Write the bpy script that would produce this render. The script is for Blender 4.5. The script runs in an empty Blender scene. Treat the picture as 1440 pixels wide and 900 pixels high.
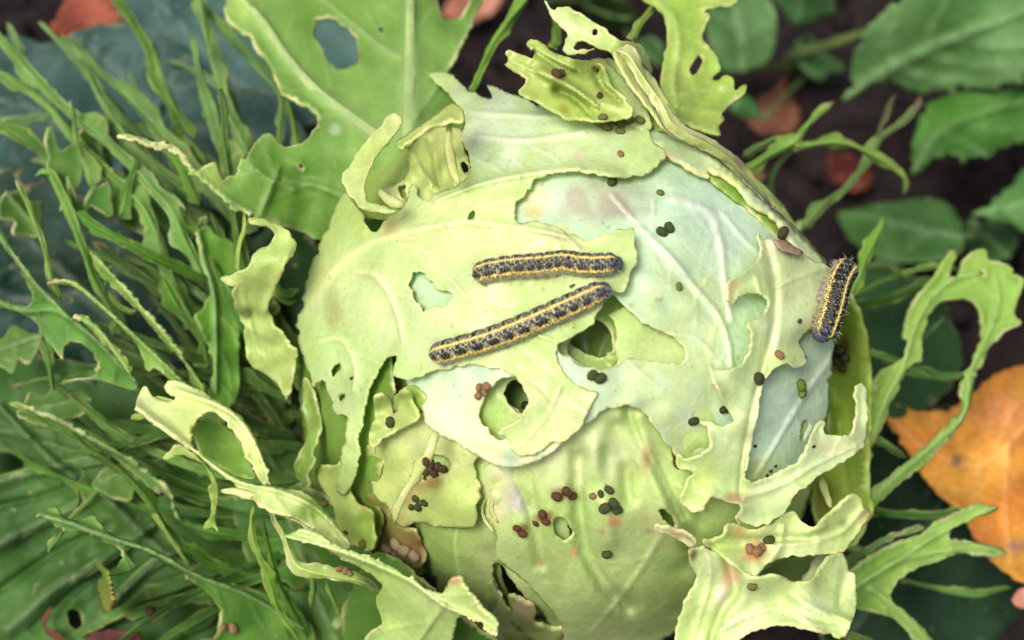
import bpy, math, random
import numpy as np
from mathutils import Vector, Matrix, geometry

# ------------------------------------------------------------------ camera, sky, sun, exposure
scene = bpy.context.scene
COL = scene.collection
PITCH = math.radians(50.0)            # looking down at the bed
LENS, SENS, DIST = 60.0, 36.0, 0.387  # mm, mm, metres from the lens to the middle of the head
FWD = Vector((0, math.cos(PITCH), -math.sin(PITCH)))
UPV = Vector((0, math.sin(PITCH), math.cos(PITCH)))
RGT = Vector((1, 0, 0))
K = SENS / LENS / 1440.0
HEAD_XY = (820.0, 512.0)
_off = RGT * ((HEAD_XY[0] - 720) * K * DIST) + UPV * (-(HEAD_XY[1] - 450) * K * DIST) + FWD * DIST
HEADC = Vector((0, 0, 0.115))
CAM = HEADC - _off

cam_data = bpy.data.cameras.new('camera')
cam = bpy.data.objects.new('camera', cam_data); COL.objects.link(cam)
cam.matrix_world = Matrix(((1, 0, 0, CAM.x), (0, UPV.y, -FWD.y, CAM.y), (0, UPV.z, -FWD.z, CAM.z), (0, 0, 0, 1)))
cam_data.lens = LENS; cam_data.sensor_width = SENS
cam_data.clip_start = 0.01; cam_data.clip_end = 60
cam_data.dof.use_dof = True
cam_data.dof.focus_distance = DIST - 0.042
cam_data.dof.aperture_fstop = 12
scene.camera = cam

SUN_EL, SUN_AZ = 59.0, -148.0          # elevation; azimuth from +Y towards +X (degrees)
world = bpy.data.worlds.new('World'); scene.world = world; world.use_nodes = True
wn = world.node_tree
sky = wn.nodes.new('ShaderNodeTexSky'); sky.sky_type = 'NISHITA'; sky.sun_disc = False
sky.sun_elevation = math.radians(SUN_EL); sky.sun_rotation = math.radians(SUN_AZ)
sky.air_density = 0.6; sky.dust_density = 7.0; sky.ozone_density = 0.3
wn.links.new(sky.outputs[0], wn.nodes['Background'].inputs[0])
wn.nodes['Background'].inputs[1].default_value = 0.08

sun_d = bpy.data.lights.new('sun', 'SUN'); sun_d.energy = 1.5; sun_d.angle = math.radians(20)
sun_d.color = (1.0, 0.98, 0.95)
sun = bpy.data.objects.new('sun', sun_d); COL.objects.link(sun)
_e, _a = math.radians(SUN_EL), math.radians(SUN_AZ)
sun_dir = Vector((math.sin(_a) * math.cos(_e), math.cos(_a) * math.cos(_e), math.sin(_e)))
sun.rotation_euler = sun_dir.to_track_quat('Z', 'Y').to_euler()
sun.location = sun_dir * 3

vs = scene.view_settings
vs.view_transform = 'Standard'; vs.look = 'None'; vs.gamma = 1.0; vs.use_curve_mapping = False
vs.exposure = 0.89
scene.cycles.max_bounces = 7; scene.cycles.diffuse_bounces = 4; scene.cycles.transmission_bounces = 4

# ------------------------------------------------------------------ helpers
rng = np.random.RandomState(7)

def to_world(x, y, w):
    """points seen in direction (x, y) of the photograph, w millimetres nearer than the head's middle -> metres"""
    x = np.asarray(x, float); y = np.asarray(y, float); w = np.asarray(w, float)
    d = DIST - w * 0.001
    a = (x - 720) * K * d; b = -(y - 450) * K * d
    return np.stack([CAM.x + a * RGT.x + b * UPV.x + d * FWD.x,
                     CAM.y + a * RGT.y + b * UPV.y + d * FWD.y,
                     CAM.z + a * RGT.z + b * UPV.z + d * FWD.z], -1)

def at_height(x, y, h):
    """w of the point at height h (metres) above the soil in direction (x, y)"""
    x = np.asarray(x, float); y = np.asarray(y, float)
    b = -(y - 450) * K
    d = (CAM.z - np.asarray(h, float)) / -(b * UPV.z + FWD.z)
    return (DIST - d) * 1000.0

CR = {'T1': (400, 0, 3), 'T2': (700, 0, 3), 'T3': (1020, 0, 3), 'T4': (0, 0, 3), 'T5': (0, 250, 3), 'T6': (400, 250, 3),
      'T7': (700, 250, 3), 'T8': (1020, 250, 3), 'B1': (0, 550, 2.5714), 'B2': (370, 500, 2.25), 'B3': (660, 500, 2.25),
      'B4': (950, 500, 2.249), 'P': (0, 0, 1)}

def pts(s):
    """'T1 x,y x,y P x,y ...' -> list of points in photograph pixels"""
    out = []; o = CR['P']
    for t in s.split():
        if t in CR: o = CR[t]; continue
        v = t.split(',')
        out.append((o[0] + float(v[0]) / o[2], o[1] + float(v[1]) / o[2]) + tuple(float(q) for q in v[2:]))
    return out

_waves = {}
def noise2(x, y, lam, seed=0):
    """smooth noise about -1..1 with wavelength lam"""
    if seed not in _waves:
        r = np.random.RandomState(1000 + seed)
        a = r.uniform(0, 2 * np.pi, 9); f = r.uniform(.55, 1.6, 9); p = r.uniform(0, 2 * np.pi, 9)
        _waves[seed] = (np.cos(a) * f, np.sin(a) * f, p)
    cx, cy, p = _waves[seed]
    x = np.asarray(x, float)[..., None]; y = np.asarray(y, float)[..., None]
    return np.sin(2 * np.pi * (x * cx + y * cy) / lam + p).sum(-1) / 3.6

RX, RY, RZ = 392.0, 390.0, 60.0
def head(off=0.0, bumps=(), ridges=(), tilt=(0, 0), wob=None, offs=None):
    """depth of the cabbage head's surface, off millimetres outside it; bumps (x, y, radius, mm); ridges (line, width, mm)"""
    rl = [(np.array(pts(l) if isinstance(l, str) else l, float)[:, :2], w_, h_) for l, w_, h_ in ridges]
    tp = tps(offs) if offs else None
    def f(x, y):
        o = off + (tp(x, y) if tp else 0.0)
        u = np.sqrt(((x - HEAD_XY[0]) / (RX + o * 6.4)) ** 2 + ((y - HEAD_XY[1]) / (RY + o * 6.4)) ** 2)
        c = 0.955
        s = np.sqrt(np.clip(1 - np.minimum(u, c) ** 2, 0, 1))
        w = (RZ + o) * (s - np.maximum(u - c, 0) * c / math.sqrt(1 - c * c))
        for bx, by, br, bh in bumps:
            w = w + bh * np.exp(-((x - bx) ** 2 + (y - by) ** 2) / br ** 2)
        for l, w_, h_ in rl:
            w = w + h_ * np.exp(-(dist_lines(x, y, l) / w_) ** 2)
        w = w + tilt[0] * (x - HEAD_XY[0]) / 400 + tilt[1] * (y - HEAD_XY[1]) / 400
        if wob: w = w + wob[0] * noise2(x, y, wob[1], wob[2])
        return w
    return f

def tps(cp, wob=None):
    """smooth sheet through control points (x, y, w)"""
    if isinstance(cp, str): cp = pts(cp)
    cp = np.array(cp, float); n = len(cp)
    P = cp[:, :2] / 100.0
    def U(r2): return np.where(r2 > 1e-12, r2 * np.log(np.maximum(r2, 1e-12)) * .5, 0)
    A = np.zeros((n + 3, n + 3))
    A[:n, :n] = U(((P[:, None] - P[None]) ** 2).sum(-1)) + np.eye(n) * .02
    A[:n, n] = 1; A[:n, n + 1:] = P; A[n, :n] = 1; A[n + 1:, :n] = P.T
    if n < 3:
        A += np.eye(n + 3) * 1e-6
    c = np.linalg.lstsq(A, np.concatenate([cp[:, 2], np.zeros(3)]), rcond=None)[0]
    def f(x, y):
        x = np.asarray(x, float); y = np.asarray(y, float)
        X = x / 100.0; Y = y / 100.0
        r = c[n] + c[n + 1] * X + c[n + 2] * Y
        for i in range(n):
            r = r + c[i] * U((X - P[i, 0]) ** 2 + (Y - P[i, 1]) ** 2)
        if wob: r = r + wob[0] * (.5 if wob[1] <= 70 else 1) * noise2(x, y, wob[1], wob[2])
        return r
    return f

def dist_lines(x, y, l, want_t=False):
    x = np.asarray(x, float); y = np.asarray(y, float)
    best = np.full(x.shape, 1e18); bt = np.zeros(x.shape)
    a = l[:-1]; b = l[1:]
    seg = np.hypot(*(b - a).T); cum = np.concatenate([[0], np.cumsum(seg)]); tot = max(cum[-1], 1e-9)
    for i in range(len(a)):
        d = b[i] - a[i]; L2 = max(d @ d, 1e-12)
        t = np.clip(((x - a[i, 0]) * d[0] + (y - a[i, 1]) * d[1]) / L2, 0, 1)
        q = (x - a[i, 0] - t * d[0]) ** 2 + (y - a[i, 1] - t * d[1]) ** 2
        m = q < best
        best = np.where(m, q, best)
        if want_t: bt = np.where(m, (cum[i] + t * seg[i]) / tot, bt)
    best = np.sqrt(best)
    return (best, bt) if want_t else best

def inside(x, y, poly):
    x = np.asarray(x, float); y = np.asarray(y, float)
    r = np.zeros(x.shape, bool)
    n = len(poly)
    for i in range(n):
        x0, y0 = poly[i]; x1, y1 = poly[(i + 1) % n]
        if y0 == y1: continue
        m = (y0 > y) != (y1 > y)
        r ^= m & (x < (x1 - x0) * (y - y0) / (y1 - y0) + x0)
    return r

def gnaw(poly, step=3.2, jag=1.0, seed=0, smooth=1):
    """resample an outline, round its corners a little and give it a bitten edge"""
    p = np.array(poly, float)[:, :2]
    for _ in range(smooth):
        q = np.roll(p, -1, 0)
        p = np.stack([p * .8 + q * .2, p * .2 + q * .8], 1).reshape(-1, 2)
    q = np.roll(p, -1, 0)
    L = np.hypot(*(q - p).T)
    keep = L > 1e-6; p = p[keep]; q = np.roll(p, -1, 0); L = np.hypot(*(q - p).T)
    cum = np.concatenate([[0], np.cumsum(L)])
    n = max(6, int(cum[-1] / step))
    s = np.linspace(0, cum[-1], n, endpoint=False)
    i = np.clip(np.searchsorted(cum, s, 'right') - 1, 0, len(p) - 1)
    t = ((s - cum[i]) / L[i])[:, None]
    r = p[i] * (1 - t) + q[i] * t
    d = np.roll(r, -1, 0) - np.roll(r, 1, 0)
    nn = np.stack([d[:, 1], -d[:, 0]], 1) / np.maximum(np.hypot(*d.T), 1e-6)[:, None]
    a = noise2(s, s * 0 + seed * 13.7, 11, 40) * .8 + noise2(s, s * 0 + seed * 7.1, 26, 41) * 1.1
    sc = np.abs(np.sin(s / 9.0 + 2 * noise2(s, s * 0 + seed, 60, 42))) - .6      # small scalloped bites
    f = noise2(s, s * 0 + seed * 3.3, 5.5, 43) * .35 + np.clip(noise2(s, s * 0 + seed * 5.9, 34, 44) - .35, 0, 1) * 3.0   # nibbles and a few deeper bites
    return r + nn * ((a * .9 + sc * 1.2 - f) * jag)[:, None]

def lin(c):
    c = np.array(c, float) / 255.0
    return np.where(c <= .04045, c / 12.92, ((c + .055) / 1.055) ** 2.4)

def tag(o, label=None, cat=None, group=None, kind=None):
    if label: o['label'] = label
    if cat: o['category'] = cat
    if group: o['group'] = group
    if kind: o['kind'] = kind
    return o

def empty(name, loc):
    o = bpy.data.objects.new(name, None); COL.objects.link(o); o.location = loc
    o.empty_display_size = .01
    return o

def mesh_obj(name, V, F, mat, parent=None, loc=None, smooth=True):
    """V in world metres"""
    base = Vector((0, 0, 0))
    if parent is not None:
        q = parent
        while q is not None: base = base + q.location; q = q.parent
    o_loc = Vector(loc) if loc is not None else Vector((0, 0, 0))
    me = bpy.data.meshes.new(name)
    V = np.asarray(V, float) - np.array(base + o_loc)
    me.from_pydata(V.tolist(), [], [list(f) for f in F]) if not isinstance(F, np.ndarray) else fast_mesh(me, V, F)
    if smooth: me.polygons.foreach_set('use_smooth', np.ones(len(me.polygons), bool))
    me.materials.append(mat)
    o = bpy.data.objects.new(name, me); COL.objects.link(o)
    o.location = o_loc
    if parent is not None: o.parent = parent
    return o

def fast_mesh(me, V, F):
    n, k = F.shape
    me.vertices.add(len(V)); me.vertices.foreach_set('co', V.ravel())
    me.loops.add(n * k); me.loops.foreach_set('vertex_index', F.ravel().astype(np.int32))
    me.polygons.add(n); me.polygons.foreach_set('loop_start', np.arange(0, n * k, k, dtype=np.int32))
    me.update(calc_edges=True); me.validate()

def set_attr(o, name, val):
    me = o.data; val = np.asarray(val, float)
    if val.ndim == 2:
        a = me.color_attributes.new(name, 'FLOAT_COLOR', 'POINT')
        v = np.ones((len(val), 4)); v[:, :3] = val
        a.data.foreach_set('color', v.ravel())
    else:
        a = me.attributes.new(name, 'FLOAT', 'POINT'); a.data.foreach_set('value', val.ravel())

# ------------------------------------------------------------------ materials
def new_mat(name):
    m = bpy.data.materials.new(name); m.use_nodes = True
    nt = m.node_tree; nt.nodes.clear()
    return m, nt, nt.nodes, nt.links

def leaf_material(name, rough=.42, spec=.35, trans=.28, cell=260.0, bump=.34, sheen=0.0, mottle=.12):
    m, nt, N, L = new_mat(name)
    out = N.new('ShaderNodeOutputMaterial')
    at = N.new('ShaderNodeAttribute'); at.attribute_name = 'col'
    tc = N.new('ShaderNodeTexCoord')
    n1 = N.new('ShaderNodeTexNoise'); n1.inputs['Scale'].default_value = 90; n1.inputs['Detail'].default_value = 6
    n2 = N.new('ShaderNodeTexNoise'); n2.inputs['Scale'].default_value = 900; n2.inputs['Detail'].default_value = 3
    vo = N.new('ShaderNodeTexVoronoi'); vo.feature = 'DISTANCE_TO_EDGE'; vo.inputs['Scale'].default_value = cell
    dis = N.new('ShaderNodeVectorMath'); dis.operation = 'MULTIPLY_ADD'
    dis.inputs[1].default_value = (.006, .006, .006)
    for n in (n1, n2): L.new(tc.outputs['Object'], n.inputs['Vector'])
    L.new(n1.outputs['Color'], dis.inputs[0]); L.new(tc.outputs['Object'], dis.inputs[2])
    L.new(dis.outputs[0], vo.inputs['Vector'])
    # reticulate veins
    mr = N.new('ShaderNodeMapRange'); mr.inputs['From Min'].default_value = 0; mr.inputs['From Max'].default_value = .12
    mr.inputs['To Min'].default_value = 1; mr.inputs['To Max'].default_value = 0
    L.new(vo.outputs['Distance'], mr.inputs['Value'])
    # value mottling
    mm = N.new('ShaderNodeMapRange'); mm.inputs['From Min'].default_value = .3; mm.inputs['From Max'].default_value = .7
    mm.inputs['To Min'].default_value = 1 - mottle; mm.inputs['To Max'].default_value = 1 + mottle
    L.new(n1.outputs['Fac'], mm.inputs['Value'])
    m2 = N.new('ShaderNodeMapRange'); m2.inputs['From Min'].default_value = .3; m2.inputs['From Max'].default_value = .7
    m2.inputs['To Min'].default_value = 1 - mottle * .5; m2.inputs['To Max'].default_value = 1 + mottle * .5
    L.new(n2.outputs['Fac'], m2.inputs['Value'])
    v1 = N.new('ShaderNodeMath'); v1.operation = 'MULTIPLY'; L.new(mm.outputs[0], v1.inputs[0]); L.new(m2.outputs[0], v1.inputs[1])
    v2 = N.new('ShaderNodeMath'); v2.operation = 'MULTIPLY_ADD'; v2.inputs[1].default_value = .05
    L.new(mr.outputs[0], v2.inputs[0]); L.new(v1.outputs[0], v2.inputs[2])
    hs = N.new('ShaderNodeHueSaturation')
    L.new(at.outputs['Color'], hs.inputs['Color']); L.new(v2.outputs[0], hs.inputs['Value'])
    # dry brown flecks
    fl = N.new('ShaderNodeTexNoise'); fl.inputs['Scale'].default_value = 330; fl.inputs['Detail'].default_value = 2
    L.new(tc.outputs['Object'], fl.inputs['Vector'])
    fr = N.new('ShaderNodeMapRange'); fr.inputs['From Min'].default_value = .69; fr.inputs['From Max'].default_value = .75
    L.new(fl.outputs['Fac'], fr.inputs['Value'])
    fm = N.new('ShaderNodeMath'); fm.operation = 'MULTIPLY'; fm.inputs[1].default_value = .45; L.new(fr.outputs[0], fm.inputs[0])
    mx = N.new('ShaderNodeMix'); mx.data_type = 'RGBA'; L.new(fm.outputs[0], mx.inputs[0])
    L.new(hs.outputs[0], mx.inputs[6]); mx.inputs[7].default_value = (.42, .36, .17, 1)
    # specks of dirt
    dn = N.new('ShaderNodeTexNoise'); dn.inputs['Scale'].default_value = 1150; dn.inputs['Detail'].default_value = 1
    L.new(tc.outputs['Object'], dn.inputs['Vector'])
    dr = N.new('ShaderNodeMapRange'); dr.inputs['From Min'].default_value = .80; dr.inputs['From Max'].default_value = .82
    L.new(dn.outputs['Fac'], dr.inputs['Value'])
    mx0 = mx; mx = N.new('ShaderNodeMix'); mx.data_type = 'RGBA'; L.new(dr.outputs[0], mx.inputs[0])
    L.new(mx0.outputs[2], mx.inputs[6]); mx.inputs[7].default_value = (.06, .05, .025, 1)
    bs = N.new('ShaderNodeBsdfPrincipled')
    bs.inputs['Roughness'].default_value = rough; bs.inputs['Specular IOR Level'].default_value = spec
    L.new(mx.outputs[2], bs.inputs['Base Color'])
    b0 = N.new('ShaderNodeMath'); b0.operation = 'MULTIPLY_ADD'; b0.inputs[1].default_value = .25
    rs = N.new('ShaderNodeMath'); rs.operation = 'MULTIPLY'; rs.inputs[1].default_value = .12; L.new(mr.outputs[0], rs.inputs[0])
    L.new(n2.outputs['Fac'], b0.inputs[0]); L.new(rs.outputs[0], b0.inputs[2])
    b1 = N.new('ShaderNodeMath'); b1.operation = 'MULTIPLY_ADD'; b1.inputs[1].default_value = 2.0
    L.new(n1.outputs['Fac'], b1.inputs[0]); L.new(b0.outputs[0], b1.inputs[2])
    bp = N.new('ShaderNodeBump'); bp.inputs['Strength'].default_value = bump; bp.inputs['Distance'].default_value = .0006
    L.new(b1.outputs[0], bp.inputs['Height']); L.new(bp.outputs[0], bs.inputs['Normal'])
    rm = N.new('ShaderNodeMapRange'); rm.inputs['To Min'].default_value = rough - .08; rm.inputs['To Max'].default_value = rough + .18
    L.new(n1.outputs['Fac'], rm.inputs['Value']); L.new(rm.outputs[0], bs.inputs['Roughness'])
    tr = N.new('ShaderNodeBsdfTranslucent')
    tg = N.new('ShaderNodeMix'); tg.data_type = 'RGBA'; tg.blend_type = 'MULTIPLY'; tg.inputs[0].default_value = 1
    L.new(mx.outputs[2], tg.inputs[6]); tg.inputs[7].default_value = (.95, 1.06, .48, 1)
    L.new(tg.outputs[2], tr.inputs['Color']); L.new(bp.outputs[0], tr.inputs['Normal'])
    ms = N.new('ShaderNodeMixShader'); ms.inputs[0].default_value = trans
    L.new(bs.outputs[0], ms.inputs[1]); L.new(tr.outputs[0], ms.inputs[2]); L.new(ms.outputs[0], out.inputs[0])
    return m

def plain_material(name, c1, c2, scale=300, rough=.6, bump=.4, dist=.0008, attr=False, spec=.3):
    m, nt, N, L = new_mat(name)
    out = N.new('ShaderNodeOutputMaterial'); tc = N.new('ShaderNodeTexCoord')
    n = N.new('ShaderNodeTexNoise'); n.inputs['Scale'].default_value = scale; n.inputs['Detail'].default_value = 8
    n.inputs['Roughness'].default_value = .65
    L.new(tc.outputs['Object'], n.inputs['Vector'])
    cr = N.new('ShaderNodeValToRGB'); cr.color_ramp.elements[0].position = .32; cr.color_ramp.elements[1].position = .68
    cr.color_ramp.elements[0].color = (*c1, 1); cr.color_ramp.elements[1].color = (*c2, 1)
    L.new(n.outputs['Fac'], cr.inputs[0])
    bs = N.new('ShaderNodeBsdfPrincipled'); bs.inputs['Roughness'].default_value = rough
    bs.inputs['Specular IOR Level'].default_value = spec
    L.new(cr.outputs[0], bs.inputs['Base Color'])
    bp = N.new('ShaderNodeBump'); bp.inputs['Strength'].default_value = bump; bp.inputs['Distance'].default_value = dist
    L.new(n.outputs['Fac'], bp.inputs['Height']); L.new(bp.outputs[0], bs.inputs['Normal'])
    L.new(bs.outputs[0], out.inputs[0])
    return m

M_HEAD = leaf_material('cabbage_leaf_waxy', rough=.31, spec=.45, trans=.30)
M_OUT = leaf_material('outer_leaf', rough=.5, spec=.22, trans=.26, cell=180)
M_WILD = leaf_material('garden_plant_leaf', rough=.5, spec=.25, trans=.2, cell=120, bump=.6)
M_DRY = leaf_material('fallen_leaf_dry', rough=.65, spec=.2, trans=.12, cell=160, bump=.8, mottle=.35)

# ------------------------------------------------------------------ the leaf builder
PALE = lin((236, 226, 168))
CAB = None
_seed = [0]

def shade(x, y, col, col2, lam, seed):
    c1 = lin(col); c2 = lin(col2 if col2 is not None else col)
    t = np.clip(.5 + .55 * noise2(x, y, lam, seed % 30), 0, 1)[:, None]
    return c1 * (1 - t) + c2 * t

def leaf(name, outline, depth, holes=(), veins=(), col=(190, 212, 130), col2=None, patches=(), sp=6.0, thick=.55,
         lift=(0, 10), jag=1.0, wob=(0, 60), parent=None, mat=None, edge=.75, edge_w=2.4, edge_col=None, vein_col=None,
         lam=170, label=None, loc=None, smooth=1, pucker=None, branch=True):
    _seed[0] += 1; sd = _seed[0]
    o = np.array(pts(outline) if isinstance(outline, str) else outline, float)[:, :2]
    step = min(3.4, sp * .6)
    rings = [gnaw(o, step, jag, sd, smooth)]
    for k, h in enumerate(holes):
        hp = np.array(pts(h) if isinstance(h, str) else h, float)[:, :2]
        rings.append(gnaw(hp, step, jag * 1.1, sd + 17 * (k + 1), 2))
    R = rings[0]
    x0, y0 = R.min(0); x1, y1 = R.max(0)
    gx = np.arange(x0, x1 + sp, sp); gy = np.arange(y0, y1 + sp, sp * .866)
    X, Y = np.meshgrid(gx, gy); X = X + (np.arange(len(gy)) % 2)[:, None] * sp * .5
    X = X.ravel() + rng.uniform(-.12, .12, X.size) * sp; Y = Y.ravel() + rng.uniform(-.12, .12, Y.size) * sp
    m = inside(X, Y, R)
    for h in rings[1:]: m &= ~inside(X, Y, h)
    X, Y = X[m], Y[m]
    de = np.full(X.shape, 1e9)
    for r in rings: de = np.minimum(de, dist_lines(X, Y, np.vstack([r, r[:1]])))
    m = de > step * .75; X, Y = X[m], Y[m]
    P = np.vstack(rings + [np.stack([X, Y], 1)])
    E = []; k = 0
    for r in rings:
        n = len(r); E += [(k + i, k + (i + 1) % n) for i in range(n)]; k += n
    vo, _, fo, _, _, _ = geometry.delaunay_2d_cdt([Vector(q) for q in P], E, [], 0, 1e-5, False)
    Q = np.array([(v.x, v.y) for v in vo]); F = np.array([list(f) for f in fo if len(f) == 3], int)
    c = Q[F].mean(1)
    m = inside(c[:, 0], c[:, 1], R)
    for h in rings[1:]: m &= ~inside(c[:, 0], c[:, 1], h)
    F = F[m]
    used = np.unique(F); mp = -np.ones(len(Q), int); mp[used] = np.arange(len(used)); Q = Q[used]; F = mp[F]
    x, y = Q[:, 0], Q[:, 1]
    de = np.full(x.shape, 1e9)
    for r in rings: de = np.minimum(de, dist_lines(x, y, np.vstack([r, r[:1]])))
    w = depth(x, y)
    if wob[0]:
        w = w + wob[0] * noise2(x, y, wob[1], sd % 30) * (1 if len(wob) < 3 else np.exp(-de / wob[2]))
    if lift[0]:
        w = w + lift[0] * np.exp(-de / lift[1]) * (.75 + .5 * noise2(x, y, 70, (sd + 5) % 30))
    vf = np.zeros(x.shape)
    pk = pucker if pucker is not None else .26
    w = w + pk * noise2(x, y, 46, (sd + 11) % 30) * np.clip(.6 + noise2(x, y, 160, 13), 0, 1.2)
    veins = list(veins) + (side_veins(veins, sd) if branch else [])
    for v in veins:
        l = np.array(pts(v[0]) if isinstance(v[0], str) else v[0], float)[:, :2]
        l = smooth_line(l)
        d, t = dist_lines(x, y, l, True)
        wd = v[1] * (1 - .55 * t)
        g = np.exp(-(d / wd) ** 2)
        w = w + v[2] * 1.7 * g
        vf = np.maximum(vf, g * min(.85, 1.35 * (v[3] if len(v) > 3 else .6)))
    C = shade(x, y, col, col2, lam, sd)
    for p in patches:      # (x, y, rx, ry, colour, strength): stains and blotches of the leaf itself
        q = ((x - p[0]) / p[2]) ** 2 + ((y - p[1]) / p[3]) ** 2
        a = (p[5] * np.clip(1.5 * np.exp(-q) * (1 + .5 * noise2(x, y, 40, 3)) - .15, 0, 1))[:, None]
        C = C * (1 - a) + lin(p[4]) * a
    vc = lin(vein_col) if vein_col is not None else np.minimum(C * 1.12 + .16 * np.array([1, 1, .8]), .88)
    C = C * (1 - vf[:, None]) + vc * vf[:, None]
    e = edge * np.clip(1 - de / edge_w, 0, 1) * np.clip(.45 + .5 * noise2(x, y, 45, 9), .08, 1)
    ec = lin(edge_col) if edge_col is not None else PALE
    br = np.clip(noise2(x, y, 80, 11) - .3, 0, 1)[:, None] * 1.1
    ec = ec * (1 - br) + lin((150, 112, 70)) * br
    C = C * (1 - e[:, None]) + ec * e[:, None]
    V = to_world(x, y, w)
    # triangle winding towards the camera
    a, b, cc = V[F[0, 0]], V[F[0, 1]], V[F[0, 2]]
    f0 = (Q[F[:, 1]] - Q[F[:, 0]]); f1 = (Q[F[:, 2]] - Q[F[:, 0]])
    flip = (f0[:, 0] * f1[:, 1] - f0[:, 1] * f1[:, 0]) > 0
    F[flip] = F[flip][:, ::-1]
    ob = mesh_obj(name, V, F, mat or M_HEAD, parent=None if parent is False else (parent if parent is not None else CAB), loc=loc)
    set_attr(ob, 'col', np.clip(C, 0, .95))
    md = ob.modifiers.new('thickness', 'SOLIDIFY'); md.thickness = thick * .001; md.offset = -1
    if label: ob['label'] = label
    return ob

def side_veins(veins, sd):
    """thin secondary veins leaving each main vein on both sides, curving towards its tip"""
    r = np.random.RandomState(sd); out = []
    for v in veins:
        if v[1] < 4.5 or v[2] < 0: continue
        l = smooth_line(np.array(pts(v[0]) if isinstance(v[0], str) else v[0], float)[:, :2])
        cum = np.concatenate([[0], np.cumsum(np.hypot(*np.diff(l, axis=0).T))]); s_ = r.uniform(10, 30); sg = 1
        while s_ < cum[-1] - 15:
            i = min(int(np.searchsorted(cum, s_)), len(l) - 2); d = l[i + 1] - l[i]; a = math.atan2(d[1], d[0]) + sg * r.uniform(.65, 1.05)
            p = l[i].copy(); q = [p.copy()]; n_ = r.randint(4, 9)
            for _ in range(n_):
                p = p + 11 * np.array([math.cos(a), math.sin(a)]); a -= sg * r.uniform(.02, .12) + r.uniform(-.09, .09); q.append(p.copy())
            out.append((np.array(q), 2.6, .16 * min(1.5, v[2] + .3), .30 * (v[3] if len(v) > 3 else .6)))
            s_ += r.uniform(16, 34); sg = -sg
    return out

def smooth_line(l, n=None):
    """Catmull-Rom through the rows of l"""
    l = np.asarray(l, float)
    if len(l) < 3: return l
    e = np.vstack([2 * l[0] - l[1], l, 2 * l[-1] - l[-2]])
    out = []
    for i in range(len(l) - 1):
        p0, p1, p2, p3 = e[i:i + 4]
        L = np.hypot(*(p2 - p1)[:2]); k = max(2, int(L / 7))
        t = np.linspace(0, 1, k, endpoint=False)[:, None]
        out.append(.5 * (2 * p1 + (p2 - p0) * t + (2 * p0 - 5 * p1 + 4 * p2 - p3) * t ** 2 + (3 * p1 - p0 - 3 * p2 + p3) * t ** 3))
    out.append(l[-1:])
    return np.vstack(out)

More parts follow.
